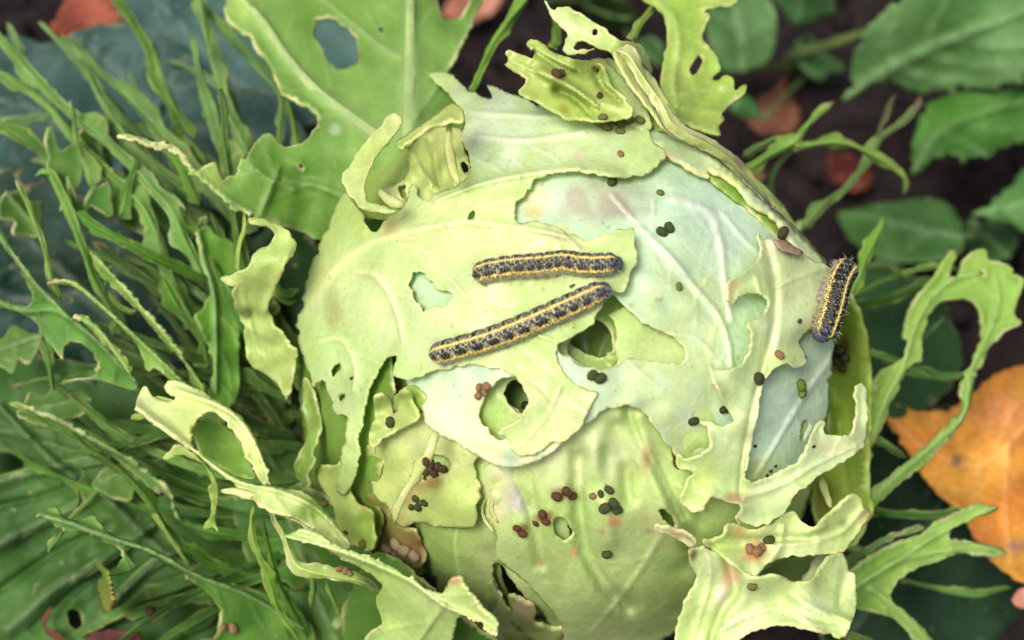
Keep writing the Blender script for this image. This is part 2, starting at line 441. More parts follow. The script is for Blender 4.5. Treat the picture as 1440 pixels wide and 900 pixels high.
def blade(name, line, col=(150, 178, 96), col2=None, parent=None, mat=None, tip=None, tip_len=.08, label=None, crest=(205, 208, 140), crest_a=.35,
          wing=.75, tip0=None, fold=.35, twist=.35, thick=.5, tone=1.0):
    """a midrib with what is left of its blade: a keeled ribbon with a ragged bitten fringe; line of (x, y, w, half width in photograph pixels)"""
    _seed[0] += 1; sd = _seed[0]
    l = smooth_line(np.array(pts(line) if isinstance(line, str) else line, float))
    cum = np.concatenate([[0], np.cumsum(np.hypot(np.diff(l[:, 0]), np.diff(l[:, 1])))])
    n = max(8, int(cum[-1] / 3.2)); s = np.linspace(0, cum[-1], n)
    x, y, w, r = (np.interp(s, cum, l[:, k]) for k in range(4))
    Cn = to_world(x, y, w); mm = K * (DIST - w * .001); rm = r * mm
    T = np.gradient(Cn, axis=0); T /= np.linalg.norm(T, axis=1)[:, None]
    view = Cn - np.array(CAM); view /= np.linalg.norm(view, axis=1)[:, None]
    A = np.cross(T, view); A /= np.linalg.norm(A, axis=1)[:, None]; B = -np.cross(A, T)
    tw = twist * noise2(s, s * 0 + sd * 5.3, 260, sd % 30)
    A, B = A * np.cos(tw)[:, None] + B * np.sin(tw)[:, None], B * np.cos(tw)[:, None] - A * np.sin(tw)[:, None]
    v = np.array([-1, -.86, -.6, -.36, -.16, 0, .16, .36, .6, .86, 1.0]); m = len(v)
    def fringe(sh):
        f = .8 * noise2(s, s * 0 + sd * 17 + sh, 95, (sd + 3) % 30) + .16 * noise2(s, s * 0 + sd + sh, 22, 7) + .05 * noise2(s, s * 0 + sh, 8, 9)
        return np.clip(.62 + wing * np.where(f > .15, 1.5 * f - .15, .3 * f), .34, 2.6)
    ends = np.clip(np.minimum(s, cum[-1] - s) / 7.0, .25, 1)
    wid = np.where(v[None] < 0, fringe(3.1)[:, None], fringe(71.7)[:, None]) * rm[:, None] * ends[:, None]
    off = wid * v[None]
    hgt = rm[:, None] * (.50 * np.exp(-(v / .24) ** 2)[None] - fold * np.abs(v)[None] ** 1.3 * (wid / rm[:, None])) + .0004 * noise2(s[:, None] + 0 * v, v[None] * 12 + 0 * s[:, None] + sd, 28, 5) * np.abs(v)[None]
    top = Cn[:, None] + off[..., None] * A[:, None] + hgt[..., None] * B[:, None]
    low = Cn[:, None] + (off * .97)[..., None] * A[:, None] + (hgt - thick * .001 - rm[:, None] * .55 * np.exp(-(v / .3) ** 2)[None])[..., None] * B[:, None]
    ring = np.concatenate([top, low[:, ::-1]], 1); k = 2 * m
    V = np.concatenate([ring.reshape(-1, 3), Cn[:1], Cn[-1:]])
    i = np.arange(n * k).reshape(n, k); j = np.roll(i, -1, 1)
    F = np.stack([i[:-1], i[1:], j[1:], j[:-1]], -1).reshape(-1, 4).tolist()
    F += [[n * k, b, a] for a, b in zip(i[0], j[0])] + [[n * k + 1, a, b] for a, b in zip(i[-1], j[-1])]
    F = [f[::-1] for f in F]
    vv = np.concatenate([v, v[::-1]]); S = np.repeat(s, k); VV = np.tile(vv, n)
    C = shade(S, VV * 14 + sd * 9, col, col2 if col2 is not None else tuple(q * .82 for q in col), 70, sd)
    mid = np.exp(-(VV / .26) ** 2)[:, None] * .30; C = C * (1 - mid) + np.minimum(C * 1.25 + .04, .8) * mid
    lam_ = (np.clip((np.abs(VV) - .3) / .5, 0, 1) * .25)[:, None]; C = C * (1 - lam_ * .9)
    a = (crest_a * 1.9 * (np.abs(VV) > .84) * np.clip(.5 + .7 * noise2(S, VV * 40 + sd, 40, 14), 0, 1))[:, None]; a = np.clip(a, 0, .9)
    br = np.clip(noise2(S, VV * 30 + sd * 3, 60, 12) - .45, 0, .8)[:, None]
    C = C * (1 - a) + (lin(crest) * (1 - br) + lin((140, 104, 70)) * br) * a
    sp_ = (np.clip(noise2(S, VV * 9 + sd, 13, 15) - .95, 0, .5) * 1.2)[:, None]; C = C * (1 - sp_) + lin((176, 160, 110)) * sp_
    if tip is not None:
        a = np.clip((S / s[-1] - (1 - tip_len)) / tip_len, 0, 1)[:, None]; C = C * (1 - a) + lin(tip) * a
    if tip0 is not None:
        a = np.clip(1 - S / s[-1] / tip_len, 0, 1)[:, None]; C = C * (1 - a) + lin(tip0) * a
    C = np.vstack([C, C[:1], C[-1:]]) * tone * (np.array([.90, 1.04, .72]) if mat is None else 1.0)      # fresh leaf green
    ob = mesh_obj(name, V, F, mat or M_OUT, parent=parent if parent is not None else CAB)
    set_attr(ob, 'col', np.clip(C, 0, .9))
    if label: ob['label'] = label
    return ob

def midrib(leaf_obj, line, depth, r0, r1, col, name='midrib', mat=None):
    """raised rib along a leaf, a part of that leaf"""
    l = smooth_line(np.array(pts(line) if isinstance(line, str) else line, float)[:, :2])
    t = np.linspace(0, 1, len(l)); w = depth(l[:, 0], l[:, 1])
    return round_rib(name, np.stack([l[:, 0], l[:, 1], w, r0 + (r1 - r0) * t], 1)[::(3 if len(l) > 14 else 1)], col=col, col2=tuple(q * .94 for q in col), flat=.42, parent=leaf_obj, mat=mat or M_OUT, rough=.05, wing=0, crest_a=.1)

def rib(name, line, **k):
    if name == 'leaf_rib':
        for q in ('flat', 'rough', 'seg'): k.pop(q, None)
        return blade(name, line, **k)
    return round_rib(name, line, **k)

def round_rib(name, line, col=(150, 178, 96), col2=None, flat=.62, parent=None, mat=None, tip=None, tip_len=.08, rough=.16, seg=14, label=None,
        crest=(205, 214, 150), crest_a=.35, wing=.55, tip0=None):
    """a fleshy gnawed rib or stalk: line of (x, y, w, radius in photograph pixels)"""
    _seed[0] += 1; sd = _seed[0]
    l = np.array(pts(line) if isinstance(line, str) else line, float)
    l = smooth_line(l)
    x, y, w, r = l.T
    Cn = to_world(x, y, w)
    rm = r * K * (DIST - w * .001)
    T = np.gradient(Cn, axis=0); T /= np.linalg.norm(T, axis=1)[:, None]
    view = Cn - np.array(CAM); view /= np.linalg.norm(view, axis=1)[:, None]
    A = np.cross(T, view); A /= np.linalg.norm(A, axis=1)[:, None]
    B = np.cross(A, T)                                     # away from the viewer's side; the rib is a little flat this way
    n = len(l); th = np.linspace(0, 2 * np.pi, seg, endpoint=False)
    s = np.concatenate([[0], np.cumsum(np.hypot(np.diff(x), np.diff(y)))])
    rr = rm[:, None] * (1 + rough * noise2(s[:, None] + 0 * th, th[None] * 14 + 0 * s[:, None] + sd * 31, 30, sd % 30))
    if wing:      # remains of the blade along both sides, bitten to an uneven fringe
        for sgn, sh in ((0, 3.1), (np.pi, 77.7)):
            a = np.abs((th - sgn + np.pi) % (2 * np.pi) - np.pi)
            fr = np.clip(noise2(s, s * 0 + sd * 17 + sh, 34, (sd + 3) % 30) + .45 * noise2(s, s * 0 + sd + sh, 11, 7) - .05, -.25, 1.2)
            rr = rr * (1 + wing * fr[:, None] * np.exp(-(a / .5) ** 2)[None])
    ends = np.ones(n); ends[0] = .55; ends[-1] = .5
    rr = rr * ends[:, None]
    V = Cn[:, None] + rr[..., None] * (np.cos(th)[None, :, None] * A[:, None] + flat * np.sin(th)[None, :, None] * B[:, None])
    V = np.concatenate([V.reshape(-1, 3), Cn[:1], Cn[-1:]])
    F = []
    for i in range(n - 1):
        for j in range(seg):
            k = (j + 1) % seg
            F.append((i * seg + j, i * seg + k, (i + 1) * seg + k, (i + 1) * seg + j))
    for j in range(seg):
        k = (j + 1) % seg
        F.append((n * seg, k, j)); F.append((n * seg + 1, (n - 1) * seg + j, (n - 1) * seg + k))
    S = np.repeat(s, seg); TH = np.tile(th, n)
    C = shade(S, TH * 6 + sd * 9, col, col2 if col2 is not None else tuple(q * .86 for q in col), 60, sd)
    a = (crest_a * np.clip(noise2(S, TH * 9 + sd, 50, 14) * .6 + .55, 0, 1) * np.clip(-np.sin(TH) * 1.2 + .2, 0, 1))[:, None]
    C = C * (1 - a) + lin(crest) * a
    if tip is not None:
        a = np.clip((S / s[-1] - (1 - tip_len)) / tip_len, 0, 1)[:, None]; C = C * (1 - a) + lin(tip) * a
    if tip0 is not None:
        a = np.clip(1 - S / s[-1] / tip_len, 0, 1)[:, None]; C = C * (1 - a) + lin(tip0) * a
    C = np.vstack([C, C[:1], C[-1:]])
    ob = mesh_obj(name, V, F, mat or M_OUT, parent=parent if parent is not None else CAB)
    set_attr(ob, 'col', np.clip(C, 0, .9))
    if label: ob['label'] = label
    return ob

# ------------------------------------------------------------------ soil
def build_soil():
    n = 260
    u = np.linspace(-1, 1, n); g = np.sign(u) * (np.abs(u) * .35 + np.abs(u) ** 5 * 7.5)
    X, Y = np.meshgrid(g, g + .12)
    Z = np.zeros_like(X)
    for k, (lam, a) in enumerate([(.19, .006), (.07, .004), (.028, .0028), (.013, .0016)]):
        Z += a * noise2(X + .3 * k, Y - .2 * k, lam, 20 + k)
    fade = np.clip(1.3 - np.hypot(X, Y - .12) / 1.2, 0, 1)
    Z = Z * fade - .004
    V = np.stack([X, Y, Z], -1).reshape(-1, 3)
    i = np.arange(n * n).reshape(n, n)
    F = np.stack([i[:-1, :-1], i[:-1, 1:], i[1:, 1:], i[1:, :-1]], -1).reshape(-1, 4)
    m = plain_material('damp_soil', (.005, .0035, .004), (.026, .017, .016), scale=120, rough=.85, bump=.9, dist=.003, spec=.2)
    o = mesh_obj('soil', V, F, m); tag(o, 'dark damp garden soil under the plants', None, None, 'structure')
    # crumbs of earth
    r = np.random.RandomState(3); VV = []; FF = []; k = 0
    ico = [(0, 0, 1), (.9, 0, .45), (.28, .85, .45), (-.72, .53, .45), (-.72, -.53, .45), (.28, -.85, .45),
           (.72, .53, -.45), (-.28, .85, -.45), (-.9, 0, -.45), (-.28, -.85, -.45), (.72, -.53, -.45), (0, 0, -1)]
    fc = [(0, 1, 2), (0, 2, 3), (0, 3, 4), (0, 4, 5), (0, 5, 1), (1, 6, 2), (2, 7, 3), (3, 8, 4), (4, 9, 5), (5, 10, 1),
          (6, 7, 2), (7, 8, 3), (8, 9, 4), (9, 10, 5), (10, 6, 1), (11, 7, 6), (11, 8, 7), (11, 9, 8), (11, 10, 9), (11, 6, 10)]
    I = np.array(ico)
    for _ in range(2600):
        c = np.array([r.uniform(-.28, .34), r.uniform(-.10, .40), 0])
        s = .0016 * (1 + 2.6 * r.rand() ** 3)
        VV.append(I * s * r.uniform(.7, 1.3, (12, 1)) * r.uniform(.8, 1.2, 3) + c + [0, 0, s * .4]); FF += [(a + k, b + k, d + k) for a, b, d in fc]; k += 12
    o2 = mesh_obj('soil_crumbs', np.vstack(VV), np.array(FF), m); tag(o2, 'small crumbs of dark earth lying on the soil', None, None, 'stuff')
build_soil()

# ------------------------------------------------------------------ the cabbage
CAB = empty('cabbage', (0, 0.02, 0))
tag(CAB, 'pale green cabbage with a round head and leaves gnawed to ribs', 'cabbage')

def build_core():
    n, k = 40, 80
    th = np.linspace(0, np.pi, n); ph = np.linspace(0, 2 * np.pi, k, endpoint=False)
    T, Pp = np.meshgrid(th, ph, indexing='ij')
    a = np.sin(T) * np.cos(Pp); b = np.sin(T) * np.sin(Pp); c = np.cos(T)
    r = .0465 * (1 + .02 * noise2(T * 40, Pp * 40, 60, 5))
    V = np.array(HEADC) + r[..., None] * (a[..., None] * np.array(RGT) + b[..., None] * np.array(UPV) - c[..., None] * np.array(FWD))
    F = []
    for i in range(n - 1):
        for j in range(k):
            q = (j + 1) % k
            F.append((i * k + j, (i + 1) * k + j, (i + 1) * k + q, i * k + q))
    o = mesh_obj('inner_head', V.reshape(-1, 3), F, M_HEAD, parent=CAB)
    x = a.ravel() * 400; y = b.ravel() * 400
    set_attr(o, 'col', shade(x, y, (136, 172, 80), (110, 146, 58), 140, 4))
    # stump
    m = 24; zs = np.array([-.02, .0, .02, .045, .07, .085]); rs = np.array([.019, .016, .0145, .016, .024, .035])
    V = []; F = []
    for i, (z, rr) in enumerate(zip(zs, rs)):
        for j in range(m):
            q = 2 * np.pi * j / m; e = rr * (1 + .07 * math.sin(3 * q + i) + .04 * math.sin(7 * q + 2 * i))
            V.append((e * math.cos(q), .02 + e * math.sin(q), z))
    for i in range(len(zs) - 1):
        for j in range(m):
            F.append((i * m + j, i * m + (j + 1) % m, (i + 1) * m + (j + 1) % m, (i + 1) * m + j))
    o = mesh_obj('stump', np.array(V), F, M_OUT, parent=CAB)
    set_attr(o, 'col', shade(np.array(V)[:, 0] * 4000, np.array(V)[:, 2] * 4000, (150, 160, 110), (120, 125, 80), 60, 2))
    # the far side of the head: wrapper leaves closing round the back
    for ang in range(5):
        q0 = math.radians(20 + 72 * ang)
        n, k = 18, 22; V = []
        for i in range(n):
            for j in range(k):
                u = i / (n - 1); v = j / (k - 1) - .5
                polar = math.radians(98 + 64 * u); az = q0 + v * 1.9 * math.sqrt(max(.05, math.sin(polar)))
                rr = .0575 + .0012 * (ang % 3) + .0015 * math.sin(9 * v + ang)
                d = math.sin(polar) * math.cos(az) * RGT + math.sin(polar) * math.sin(az) * UPV - math.cos(polar) * FWD
                V.append(HEADC + rr * d)
        i = np.arange(n * k).reshape(n, k)
        F = np.stack([i[:-1, :-1], i[:-1, 1:], i[1:, 1:], i[1:, :-1]], -1).reshape(-1, 4)
        V = np.array([tuple(p) for p in V])
        o = mesh_obj('wrapper_leaf', V, F, M_HEAD, parent=CAB)
        md = o.modifiers.new('thickness', 'SOLIDIFY'); md.thickness = .0008
        set_attr(o, 'col', shade(V[:, 0] * 6000, V[:, 2] * 6000, (165, 196, 110), (140, 176, 84), 120, ang))
build_core()

G_PALE, G_PALE2 = (210, 228, 158), (192, 217, 134)
G_BLUE, G_BLUE2 = (208, 232, 208), (196, 223, 176)
G_LOW, G_LOW2 = (210, 227, 158), (182, 210, 122)

# inner layer seen through the bitten holes
leaf('head_leaf', 'P 640,330 800,300 1000,330 1150,420 1170,600 1120,760 960,850 760,880 600,820 540,700 540,520',
     head(-5.6, wob=(.8, 110, 3)), col=(172, 200, 112), col2=(150, 184, 90), sp=6, jag=.5,
     holes=['P 702,552 718,534 740,536 750,562 736,588 716,584', 'P 796,478 818,462 838,446 858,462 864,492 846,506 822,498', 'B3 90,655 140,690 180,750 230,800 200,830 150,790 110,740'],
     veins=[('P 850,460 842,490 860,520', 3, .8), ('P 820,480 850,500 880,505', 2, -.8)])
# lower leaf of the head
LOW = head(-1.2, bumps=[(880, 720, 50, 2.2), (770, 730, 50, 1.6), (930, 640, 34, -2.2), (640, 660, 60, -2.5), (905, 590, 30, -1.6), (640, 820, 60, 2.0), (820, 840, 70, 1.8)],
           ridges=[('P 868,600 878,650 884,700', 11, -3.0), ('P 900,588 915,650 935,720 960,780', 13, 2.6), ('P 812,640 812,700 822,770 850,830 885,855', 10, -2.8), ('P 838,630 845,690 858,760', 12, 2.0), ('P 735,670 748,720 760,790', 11, -2.2), ('P 985,640 985,720 960,800', 14, -1.8), ('B3 500,150 520,210 545,270 600,360 640,430 680,500', 9, -2.2), ('B3 345,330 345,420 350,520 370,620 430,720 500,790', 9, -1.7), ('B3 150,330 190,450 215,560 240,700', 10, -1.0), ('B3 480,160 470,240 490,330', 9, 1.4),
                   ('B3 560,165 600,250 640,330', 9, .9), ('B3 440,250 430,330 420,420', 12, -.7)], wob=(.7, 120, 4))
leaf('head_leaf', 'P 600,520 690,480 800,470 900,420 1040,420 1130,480 1150,600 1135,720 1080,800 1010,850 950,890 900,925 840,940 790,938 793,885 771,853 733,813 700,790 695,770 701,752 680,724 688,692 668,648 640,600 600,560',
     LOW, col=G_LOW, col2=G_LOW2, sp=3.8, jag=.6, lam=240,
     holes=['T7 300,690 350,645 415,590 440,555 490,595 505,660 492,720 512,790 450,812 390,816 330,770 290,740',
            'P 704,556 712,540 724,532 738,538 748,562 736,584 722,578',
            'B3 262,525 285,512 318,525 335,555 325,580 295,588 270,570',
            'B3 592,488 620,485 650,510 660,540 640,550 615,530',
            'P 948,622 958,620 960,640 966,658 952,664 944,648'],
     veins=[('B3 340,300 340,420 345,520 365,620 430,720 500,790', 5, .5, .35), ('B3 165,360 195,450 220,560 235,690', 5, .5, .4), ('B3 600,580 540,680 450,800 380,880', 5, .4, .3),
            ('B3 520,180 560,280 620,400 680,520', 5, .6, .35)],
     patches=[(722, 702, 26, 24, (190, 190, 178), 1), (705, 665, 22, 14, (206, 206, 190), .8), (910, 645, 8, 17, (170, 112, 40), .85), (866, 733, 13, 8, (224, 176, 120), .9),
              (808, 777, 7, 9, (216, 178, 116), .8), (765, 727, 13, 8, (128, 66, 28), .8), (733, 744, 11, 9, (124, 60, 26), .85), (793, 694, 17, 9, (120, 52, 26), .8),
              (846, 748, 5, 5, (220, 160, 110), .8), (890, 668, 16, 10, (196, 196, 80), .6), (925, 740, 20, 30, (206, 190, 130), .5), (700, 690, 16, 40, (226, 222, 160), .7),
              (800, 640, 110, 40, (222, 230, 178), .7), (950, 840, 70, 60, (178, 204, 120), .6), (700, 840, 60, 50, (172, 200, 112), .6), (760, 792, 6, 6, (170, 110, 60), .6)])
leaf('head_leaf', 'P 630,550 720,560 765,640 795,700 805,780 808,860 800,945 690,948 640,930 622,850 606,802 592,768 582,742 590,690 600,620', head(-2.7, wob=(.9, 110, 4), ridges=[('P 640,760 655,830 690,900', 16, 1.6), ('P 690,760 700,700', 10, 1.2)]),
     col=(204, 220, 146), col2=(168, 198, 110), sp=4, jag=.9, holes=['B3 66,672 95,655 122,690 152,735 192,785 222,800 262,858 232,878 172,856 122,800 84,735'], veins=[('P 640,930 650,840 640,760 660,680', 5, .6, .35)],
     patches=[(700, 690, 26, 50, (224, 226, 176), .8), (650, 860, 50, 60, (160, 192, 100), .7)])
# torn tissue beside the grey scar
for s in ('B3 20,330 40,380 60,430 40,480 50,520 80,560', 'B3 40,340 66,400 78,440 70,480 90,530', 'B3 62,330 50,370 70,420 62,470 74,510'):
    l = [(a, b, float(LOW(np.array([a]), np.array([b]))[0]) + .3, 2.4) for a, b in pts(s)]
    rib('torn_tissue', l, col=(222, 226, 160), col2=(190, 204, 110), mat=M_HEAD, rough=.3, crest_a=.5)
# layered leaf edges in the lower hole
leaf('head_leaf', 'B3 60,700 100,770 130,830 180,860 230,880 260,930 150,930 80,860 50,780', head(-2.4, wob=(1.0, 40, 6)), col=(176, 200, 120), col2=(150, 180, 90), jag=1.2, sp=4)
leaf('head_leaf', 'B3 120,760 150,765 180,775 210,800 215,850 260,862 300,858 292,905 200,905 130,850', head(-1.6, wob=(.8, 40, 7)), col=(196, 206, 130), col2=(170, 192, 104), jag=1.3,
     patches=[(740, 855, 12, 16, (206, 190, 150), .9)])

# yellow-green leaf on the left of the scar
leaf('head_leaf', 'B2 420,180 500,170 560,230 640,270 690,310 665,330 670,380 690,430 672,480 680,520 660,548 600,545 540,540 490,528 440,548 425,535 380,470 350,440 330,380 320,300 350,260',
     head(.4, wob=(1.0, 70, 8), bumps=[(600, 655, 26, -3), (590, 705, 22, -1.8), (640, 690, 40, 1.2)]), col=(218, 228, 156), col2=(200, 216, 128), lift=(.4, 8), jag=1.1, sp=4,
     holes=['B2 490,370 510,340 540,310 575,320 590,350 575,380 540,385 505,402', 'B2 350,470 372,450 380,480 372,505 345,490'],
     patches=[(600, 680, 20, 14, (150, 100, 60), .7), (570, 700, 14, 14, (176, 140, 90), .6), (560, 735, 30, 12, (190, 160, 100), .4)])
leaf('head_leaf', 'B2 330,360 380,440 400,490 430,540 480,545 500,600 520,640 480,700 430,680 380,640 350,580 330,500 310,430', head(-.8, wob=(1.5, 50, 9)),
     col=(160, 160, 86), col2=(140, 130, 70), patches=[(530, 755, 20, 20, (110, 76, 44), .8), (575, 770, 26, 22, (150, 110, 70), .8)])

# smooth waxy wrapper leaf on the right, running down into a band across the middle
WRAP = head(1.2, offs=[(900, 400, 0), (1000, 690, -3.2), (960, 640, -2.6), (920, 600, -1.0), (870, 575, .8), (780, 630, 1.4), (650, 620, 1.0), (600, 560, .2), (620, 350, 0), (950, 180, .2), (1150, 400, -.2), (1150, 600, -1.5), (1060, 660, -2.4)],
            bumps=[(890, 420, 60, -1.0), (830, 575, 36, 1.2)], wob=(.75, 140, 12),
            ridges=[('P 905,575 940,590 975,625', 12, -.6)])
leaf('head_leaf', 'P 545,400 570,330 650,240 760,195 900,165 1000,215 1090,290 1160,370 1178,430 1170,520 1162,600 1130,665 1060,700 1000,690 960,655 930,612 905,578 882,569 850,578 830,592 802,614 772,640 748,652 717,659 681,648 654,630 619,612 598,600 594,576 584,555 560,520 545,470',
     WRAP, col=G_BLUE, col2=G_BLUE2, sp=3.6, jag=1.0, lift=(.3, 8), lam=260, edge=.7, thick=.5,
     holes=['T7 455,470 530,535 600,600 700,650 770,690 797,740 782,782 720,787 640,776 545,757 505,800 450,812 385,800 350,795 295,765 255,722 250,650 330,560',
            'P 681,556 690,543 708,530 730,528 750,545 762,570 752,592 732,612 705,620 688,612 675,596 672,580',
            'P 1128,598 1134,592 1140,598 1136,612 1128,626 1124,616'],
     veins=[('T7 600,220 660,270 740,350 830,460 930,580 975,700 985,800', 6, .7, .45), ('T7 740,90 830,110 900,150 930,230 950,330 960,450 985,600', 7, .5, .5), ('T7 480,70 560,160 640,240', 3, .4, .35),
            ('T7 655,90 655,160 650,230', 2.2, .3, .3), ('T7 950,150 1040,260 1110,330', 4, .4, .3), ('B4 500,0 420,110 340,240 250,390', 5, .5, .4), ('T7 740,660 840,680 900,740 950,800', 3, .4, .35), ('T7 540,770 620,840 700,900', 3, .3, .3),
            ('T7 1050,130 1000,60 940,10', 3, .3, .25)],
     patches=[(838, 282, 58, 30, (180, 172, 150), .8), (890, 298, 24, 10, (176, 166, 152), .6), (752, 282, 22, 26, (220, 220, 170), .7), (750, 300, 14, 10, (214, 190, 120), .6), (760, 325, 60, 10, (230, 226, 150), .6),
              (690, 605, 130, 75, (234, 236, 190), .95), (860, 545, 80, 40, (206, 224, 176), .5), (965, 480, 60, 120, (212, 226, 160), .55), (930, 540, 90, 60, (212, 226, 166), .5),
              (1040, 300, 70, 60, (196, 220, 200), .5), (950, 620, 80, 45, (210, 226, 168), 1), (1060, 690, 110, 45, (210, 226, 168), 1)])

# second wrapper leaf under the long curled rim, upper right
leaf('head_leaf', 'P 905,158 935,172 985,205 1045,255 1100,305 1165,372 1150,380 1120,350 1085,300 1062,292 1043,268 1020,249 993,238 1000,251 985,245 967,234 938,218 928,206 916,198',
     head(3.4), col=(206, 224, 176), col2=(196, 218, 160), jag=.7, lift=(.8, 8), edge=1, thick=.8, patches=[(1030, 245, 30, 20, (180, 206, 110), .7)],
     veins=[('T2 640,500 740,560 850,640 950,720', 4, .5, .3)])
leaf('head_leaf', 'P 985,236 1030,248 1060,280 1100,300 1150,352 1164,372 1130,372 1090,330 1050,292 1010,262', head(2.2), col=(150, 184, 84), col2=(132, 170, 70), jag=.6)

# the big left leaf with the cap over the top of the head
BIGL = head(3.0, offs=[(480, 280, 1.5), (650, 200, .8), (930, 215, 1.4), (580, 90, 3.0), (640, 400, 0), (440, 450, -.2), (890, 360, 1.2), (830, 560, 1.6), (760, 630, 1.2), (600, 520, .6), (500, 650, 1.0), (820, 330, .6), (735, 300, .3)],
            wob=(.85, 130, 15), bumps=[(690, 320, 60, .6), (560, 420, 60, .8), (480, 420, 40, -.6)],
            ridges=[('P 613,278 660,262 720,250 800,240 870,246', 10, 1.2), ('T6 430,270 520,230 640,200 760,190 900,200 1050,220 1180,260', 16, .9), ('T6 330,430 400,480 450,580 470,690', 22, -1.1), ('T6 560,320 660,420 760,540', 20, -1.0), ('P 700,300 760,330 840,345', 14, -.8), ('P 450,420 470,480 480,560', 16, -1.2), ('P 730,520 790,560 820,580', 14, .9)])
leaf('head_leaf',
     'T1 540,255 600,310 640,300 690,305 770,375 840,412 882,418 845,350 900,375 960,395 P 760,150 800,156 850,158 905,165 '
     'T2 640,560 650,600 690,625 715,650 690,690 640,730 540,752 440,732 330,717 220,735 180,750 '
     'T7 120,50 75,100 62,160 100,192 170,180 260,210 330,245 380,266 450,240 530,215 585,208 570,260 602,345 560,400 540,470 510,485 470,490 410,580 405,620 330,660 265,690 240,755 '
     'B3 300,60 360,110 412,120 380,160 372,215 330,245 300,277 260,270 215,312 140,322 118,270 82,240 150,210 192,160 160,80 130,55 75,40 '
     'P 663,512 633,517 590,526 577,537 560,531 548,525 561,496 545,503 530,522 518,545 512,575 508,589 505,620 503,651 497,680 481,698 474,690 476,660 481,630 485,605 490,583 470,583 463,553 452,530 440,548 436,530 '
     '424,495 415,465 424,430 434,383 448,343 466,307 '
     'T6 238,68 265,75 335,155 330,185 372,240 425,185 440,150 510,130 530,18 560,52 600,106 640,60 680,52 760,12 P 662,240 660,217 648,190 653,173 647,150 640,143 617,118 600,103 588,94',
     BIGL, col=G_PALE, col2=(190, 216, 136), sp=3.2, jag=1.15, lift=(.5, 8), lam=220, thick=.5,
     holes=['T6 565,385 590,400 602,430 625,435 650,460 700,475 702,505 665,545 630,540 600,552 585,588 575,545 545,520 525,480 518,440 540,400',
            'T6 768,165 790,135 812,140 800,175 780,182', 'T7 295,455 310,437 331,440 315,472',
            'T6 183,830 210,795 238,770 242,800 205,850', 'T6 265,850 290,828 287,855', 'B2 235,140 255,118 262,130 245,148'],
     veins=[('T6 130,520 200,400 300,310 420,250 560,220 760,190 900,200 1050,220 1180,250 1240,300', 7, .6, .55),
            ('T6 480,280 570,300 640,370 720,450 800,530', 5, .6, .5), ('T6 300,395 380,410 440,490 480,590 500,690', 5.5, .7, .55), ('T6 150,690 230,680 280,740 300,820 290,900', 5, .7, .5),
            ('T6 800,580 850,550 950,570', 3, .4, .3), ('P 700,455 780,480 800,500', 3, .4, .25),
            ('T1 1260,560 1000,590 800,570', 4, .5, .35), ('T1 1240,710 1000,740 820,780 640,850', 5, .8, .5), ('T1 760,470 900,480 1100,490 1260,500', 4, .4, .3),
            ('B3 170,60 240,120 300,200', 3, .4, .3), ('B3 290,100 240,200 160,290', 2.5, .3, .3)],
     patches=[(700, 180, 70, 60, (216, 232, 200), .8), (800, 190, 80, 40, (216, 230, 190), .6), (545, 318, 14, 16, (200, 164, 104), .6), (470, 440, 14, 24, (196, 186, 110), .5), (450, 360, 30, 60, (206, 222, 130), .5),
              (812, 220, 9, 8, (226, 200, 184), .8), (600, 450, 110, 60, (216, 232, 176), .6), (760, 580, 60, 40, (224, 232, 172), .7), (660, 300, 90, 30, (226, 234, 170), .6), (760, 340, 80, 22, (230, 236, 172), .6),
              (480, 540, 40, 50, (198, 222, 158), .6), (500, 300, 30, 30, (190, 208, 96), .5)])

